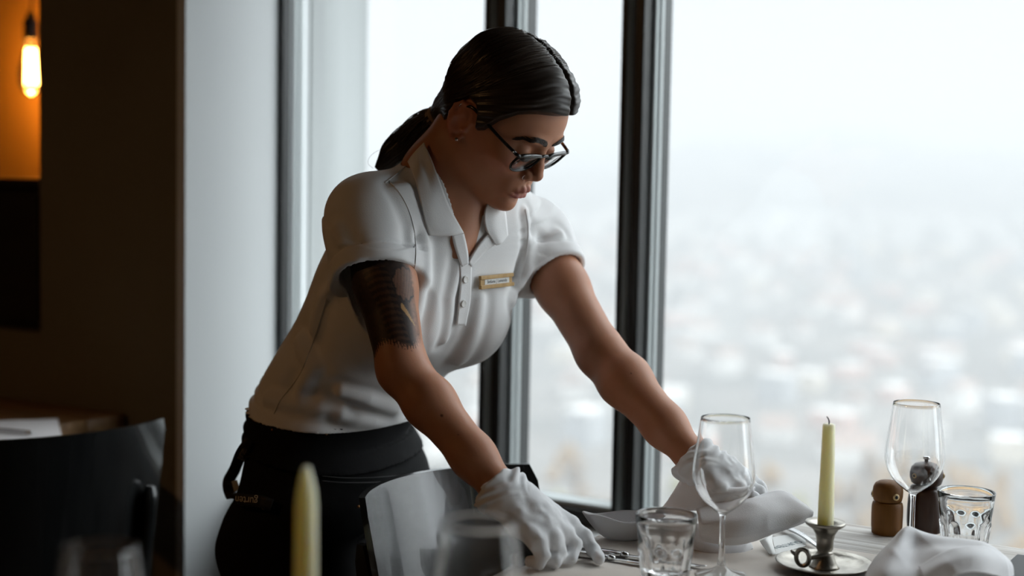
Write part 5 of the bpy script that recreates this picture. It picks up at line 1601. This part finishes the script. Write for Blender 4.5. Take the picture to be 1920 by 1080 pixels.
nB = [pr([(1300, 955, 1.945), (1400, 934, 1.945), (1440, 925, 1.955), (1472, 924, 1.955), (1503, 943, 1.935), (1521, 960, 1.92)]),
      pr([(1305, 958, 1.925), (1398, 944, 1.915), (1440, 936, 1.925), (1474, 936, 1.930), (1502, 950, 1.920), (1523, 963, 1.915)]),
      pr([(1310, 980, 1.905), (1390, 975, 1.885), (1440, 965, 1.895), (1475, 962, 1.905), (1503, 966, 1.907), (1522, 968, 1.912)]),
      pr([(1312, 1003, 1.900), (1375, 1006, 1.878), (1425, 997, 1.885), (1465, 987, 1.895), (1500, 978, 1.902), (1518, 973, 1.912)]),
      pr([(1315, 1015, 1.903), (1362, 1023, 1.885), (1408, 1018, 1.888), (1460, 997, 1.895), (1497, 985, 1.903), (1512, 979, 1.912)])]
def roll(path, ry, rz, nu=26):
    rows = []
    for (px, py, Y), a, b in zip(path, ry, rz):
        c = P(px, py, Y)
        rows.append([c + N * (a * math.cos(t)) + Vector((0, 0, b * math.sin(t))) for t in [2 * math.pi * k / 12 for k in range(13)]])
    return rows
nC = roll([(1238, 990, 1.985), (1275, 1000, 1.955), (1320, 1015, 1.935), (1365, 1026, 1.925), (1398, 1030, 1.925), (1410, 1031, 1.927)], [.012, .022, .028, .028, .018, .004], [.012, .017, .0185, .0165, .012, .003])
nap = join_sheets('napkin', [(nA, 40, 40), (nB, 60, 40), (nC, 40, 60)], .0016, m_linen, None, disp=cloth_noise(.0026, 24, 31))
tag(nap, 'loose white linen napkin being laid down by the gloved left hand', 'napkin')

n2 = [pr([(1606, 1120, 1.74), (1650, 1128, 1.715), (1700, 1130, 1.70), (1775, 1135, 1.70), (1850, 1130, 1.72), (1902, 1110, 1.745)]),
      pr([(1622, 1084, 1.77), (1655, 1076, 1.735), (1700, 1086, 1.725), (1770, 1090, 1.72), (1845, 1080, 1.735), (1897, 1084, 1.77)]),
      pr([(1636, 1052, 1.795), (1668, 1040, 1.765), (1712, 1052, 1.765), (1775, 1044, 1.755), (1845, 1040, 1.765), (1896, 1062, 1.79)]),
      pr([(1652, 1031, 1.815), (1680, 1014, 1.79), (1715, 1026, 1.795), (1775, 1026, 1.785), (1848, 1023, 1.79), (1891, 1052, 1.805)]),
      pr([(1668, 1018, 1.825), (1689, 996, 1.805), (1720, 998, 1.81), (1780, 1012, 1.805), (1847, 1020, 1.808), (1884, 1046, 1.82)]),
      pr([(1676, 1012, 1.835), (1699, 991, 1.820), (1724, 993, 1.825), (1785, 1011, 1.825), (1845, 1021, 1.825), (1878, 1046, 1.832)]),
      pr([(1684, 1024, 1.855), (1703, 1004, 1.845), (1726, 1006, 1.85), (1787, 1022, 1.85), (1842, 1032, 1.85), (1870, 1052, 1.85)])]
n2b = [pr([(1720, 1062, 1.745), (1760, 1040, 1.75), (1800, 1026, 1.755), (1845, 1024, 1.765), (1878, 1040, 1.785)]),
       pr([(1728, 1080, 1.715), (1765, 1056, 1.72), (1805, 1042, 1.725), (1848, 1042, 1.735), (1886, 1058, 1.765)]),
       pr([(1742, 1110, 1.70), (1775, 1086, 1.705), (1812, 1074, 1.71), (1850, 1076, 1.72), (1892, 1090, 1.75)])]
nap2 = join_sheets('napkin', [(n2, 70, 60), (n2b, 50, 30)], .0016, m_linen, None, disp=cloth_noise(.0030, 22, 41))
tag(nap2, 'crumpled white linen napkin at the near right corner of the table', 'napkin')

# the napkin folded like a small boat behind the tumbler
bcn = PZ(1168, 1011, TZ + .001)
bo = MB(); rows = []
for j in range(15):
    h = j / 14; row = []
    for k in range(49):
        a = 2 * math.pi * k / 48
        rr_ = .30 + .70 * h ** .62
        wob = 1 + .05 * math.sin(3 * a + 1) + .03 * math.sin(7 * a)
        z = .035 * h * (1 + .10 * math.sin(2 * a + .6) + .05 * math.sin(5 * a) * h)
        row.append(bcn + Vector((.058 * rr_ * math.cos(a) * wob, .030 * rr_ * math.sin(a) * wob, z)))
    rows.append(row)
bo.grid(rows); bo.bm.faces.new([v for v in bo.bm.verts][:48])
bt = bo.build('napkin', m_linen, None); md = bt.modifiers.new('s', 'SOLIDIFY'); md.thickness = .0022; md.offset = 0
tag(bt, 'small white linen napkin folded like a boat just behind the left tumbler', 'napkin')

# paper band with its print, upside down to the camera
bq = [PZ(1448, 1008, TZ + .002), PZ(1507, 998, TZ + .002), PZ(1512, 1024, TZ + .002), PZ(1455, 1040, TZ + .002)]
band = flat_sheet('paper_band', [(p.x, p.y) for p in bq[::-1]], TZ + .0022, .0005, m_paperw, 'pale printed paper napkin band lying between the loose napkin and candlestick', 'paper band')
x_ = (PZ(1460, 1031, TZ) - PZ(1505, 1020, TZ)).normalized(); y_ = Vector((0, 0, 1)).cross(x_)
tcn = PZ(1476, 1025, TZ)
MT = Matrix(((x_.x, y_.x, 0, tcn.x), (x_.y, y_.y, 0, tcn.y), (0, 0, 1, TZ + .0029), (0, 0, 0, 1)))
m_print = mat('teal_grey_print', (.14, .19, .21), .7)
text_mesh('lettering', 'GURTEN', .0155, m_print, band, Matrix.Translation(band.location).inverted() @ MT, .00005)
flp = join_sheets('band_flap', [([[PZ(1424, 1014, TZ + .012), PZ(1436, 1008, TZ + .016), PZ(1448, 1003, TZ + .014)], [PZ(1432, 1026, TZ + .006), PZ(1442, 1022, TZ + .010), PZ(1449, 1018, TZ + .008)], [PZ(1444, 1041, TZ + .003), PZ(1449, 1040, TZ + .004), PZ(1455, 1040, TZ + .003)]], 12, 12)], .0005, m_paperw, None)
flp.data.transform(Matrix.Translation(-band.location)); flp.parent = band

fo = PZ(1906, 1056, TZ)
f0 = empty('menu_folder', fo + Vector((0, 0, .001)), TA, 'black folder at the right end of the table beside the crumpled napkin', 'folder')
MB().box((0, -.16, 0), (.22, .0, .012), .002).build('cover', m_iron, f0, smooth=False)
MB().box((.006, -.155, .0035), (.216, -.0005, .0085)).build('pages', m_paperw, f0, smooth=False)
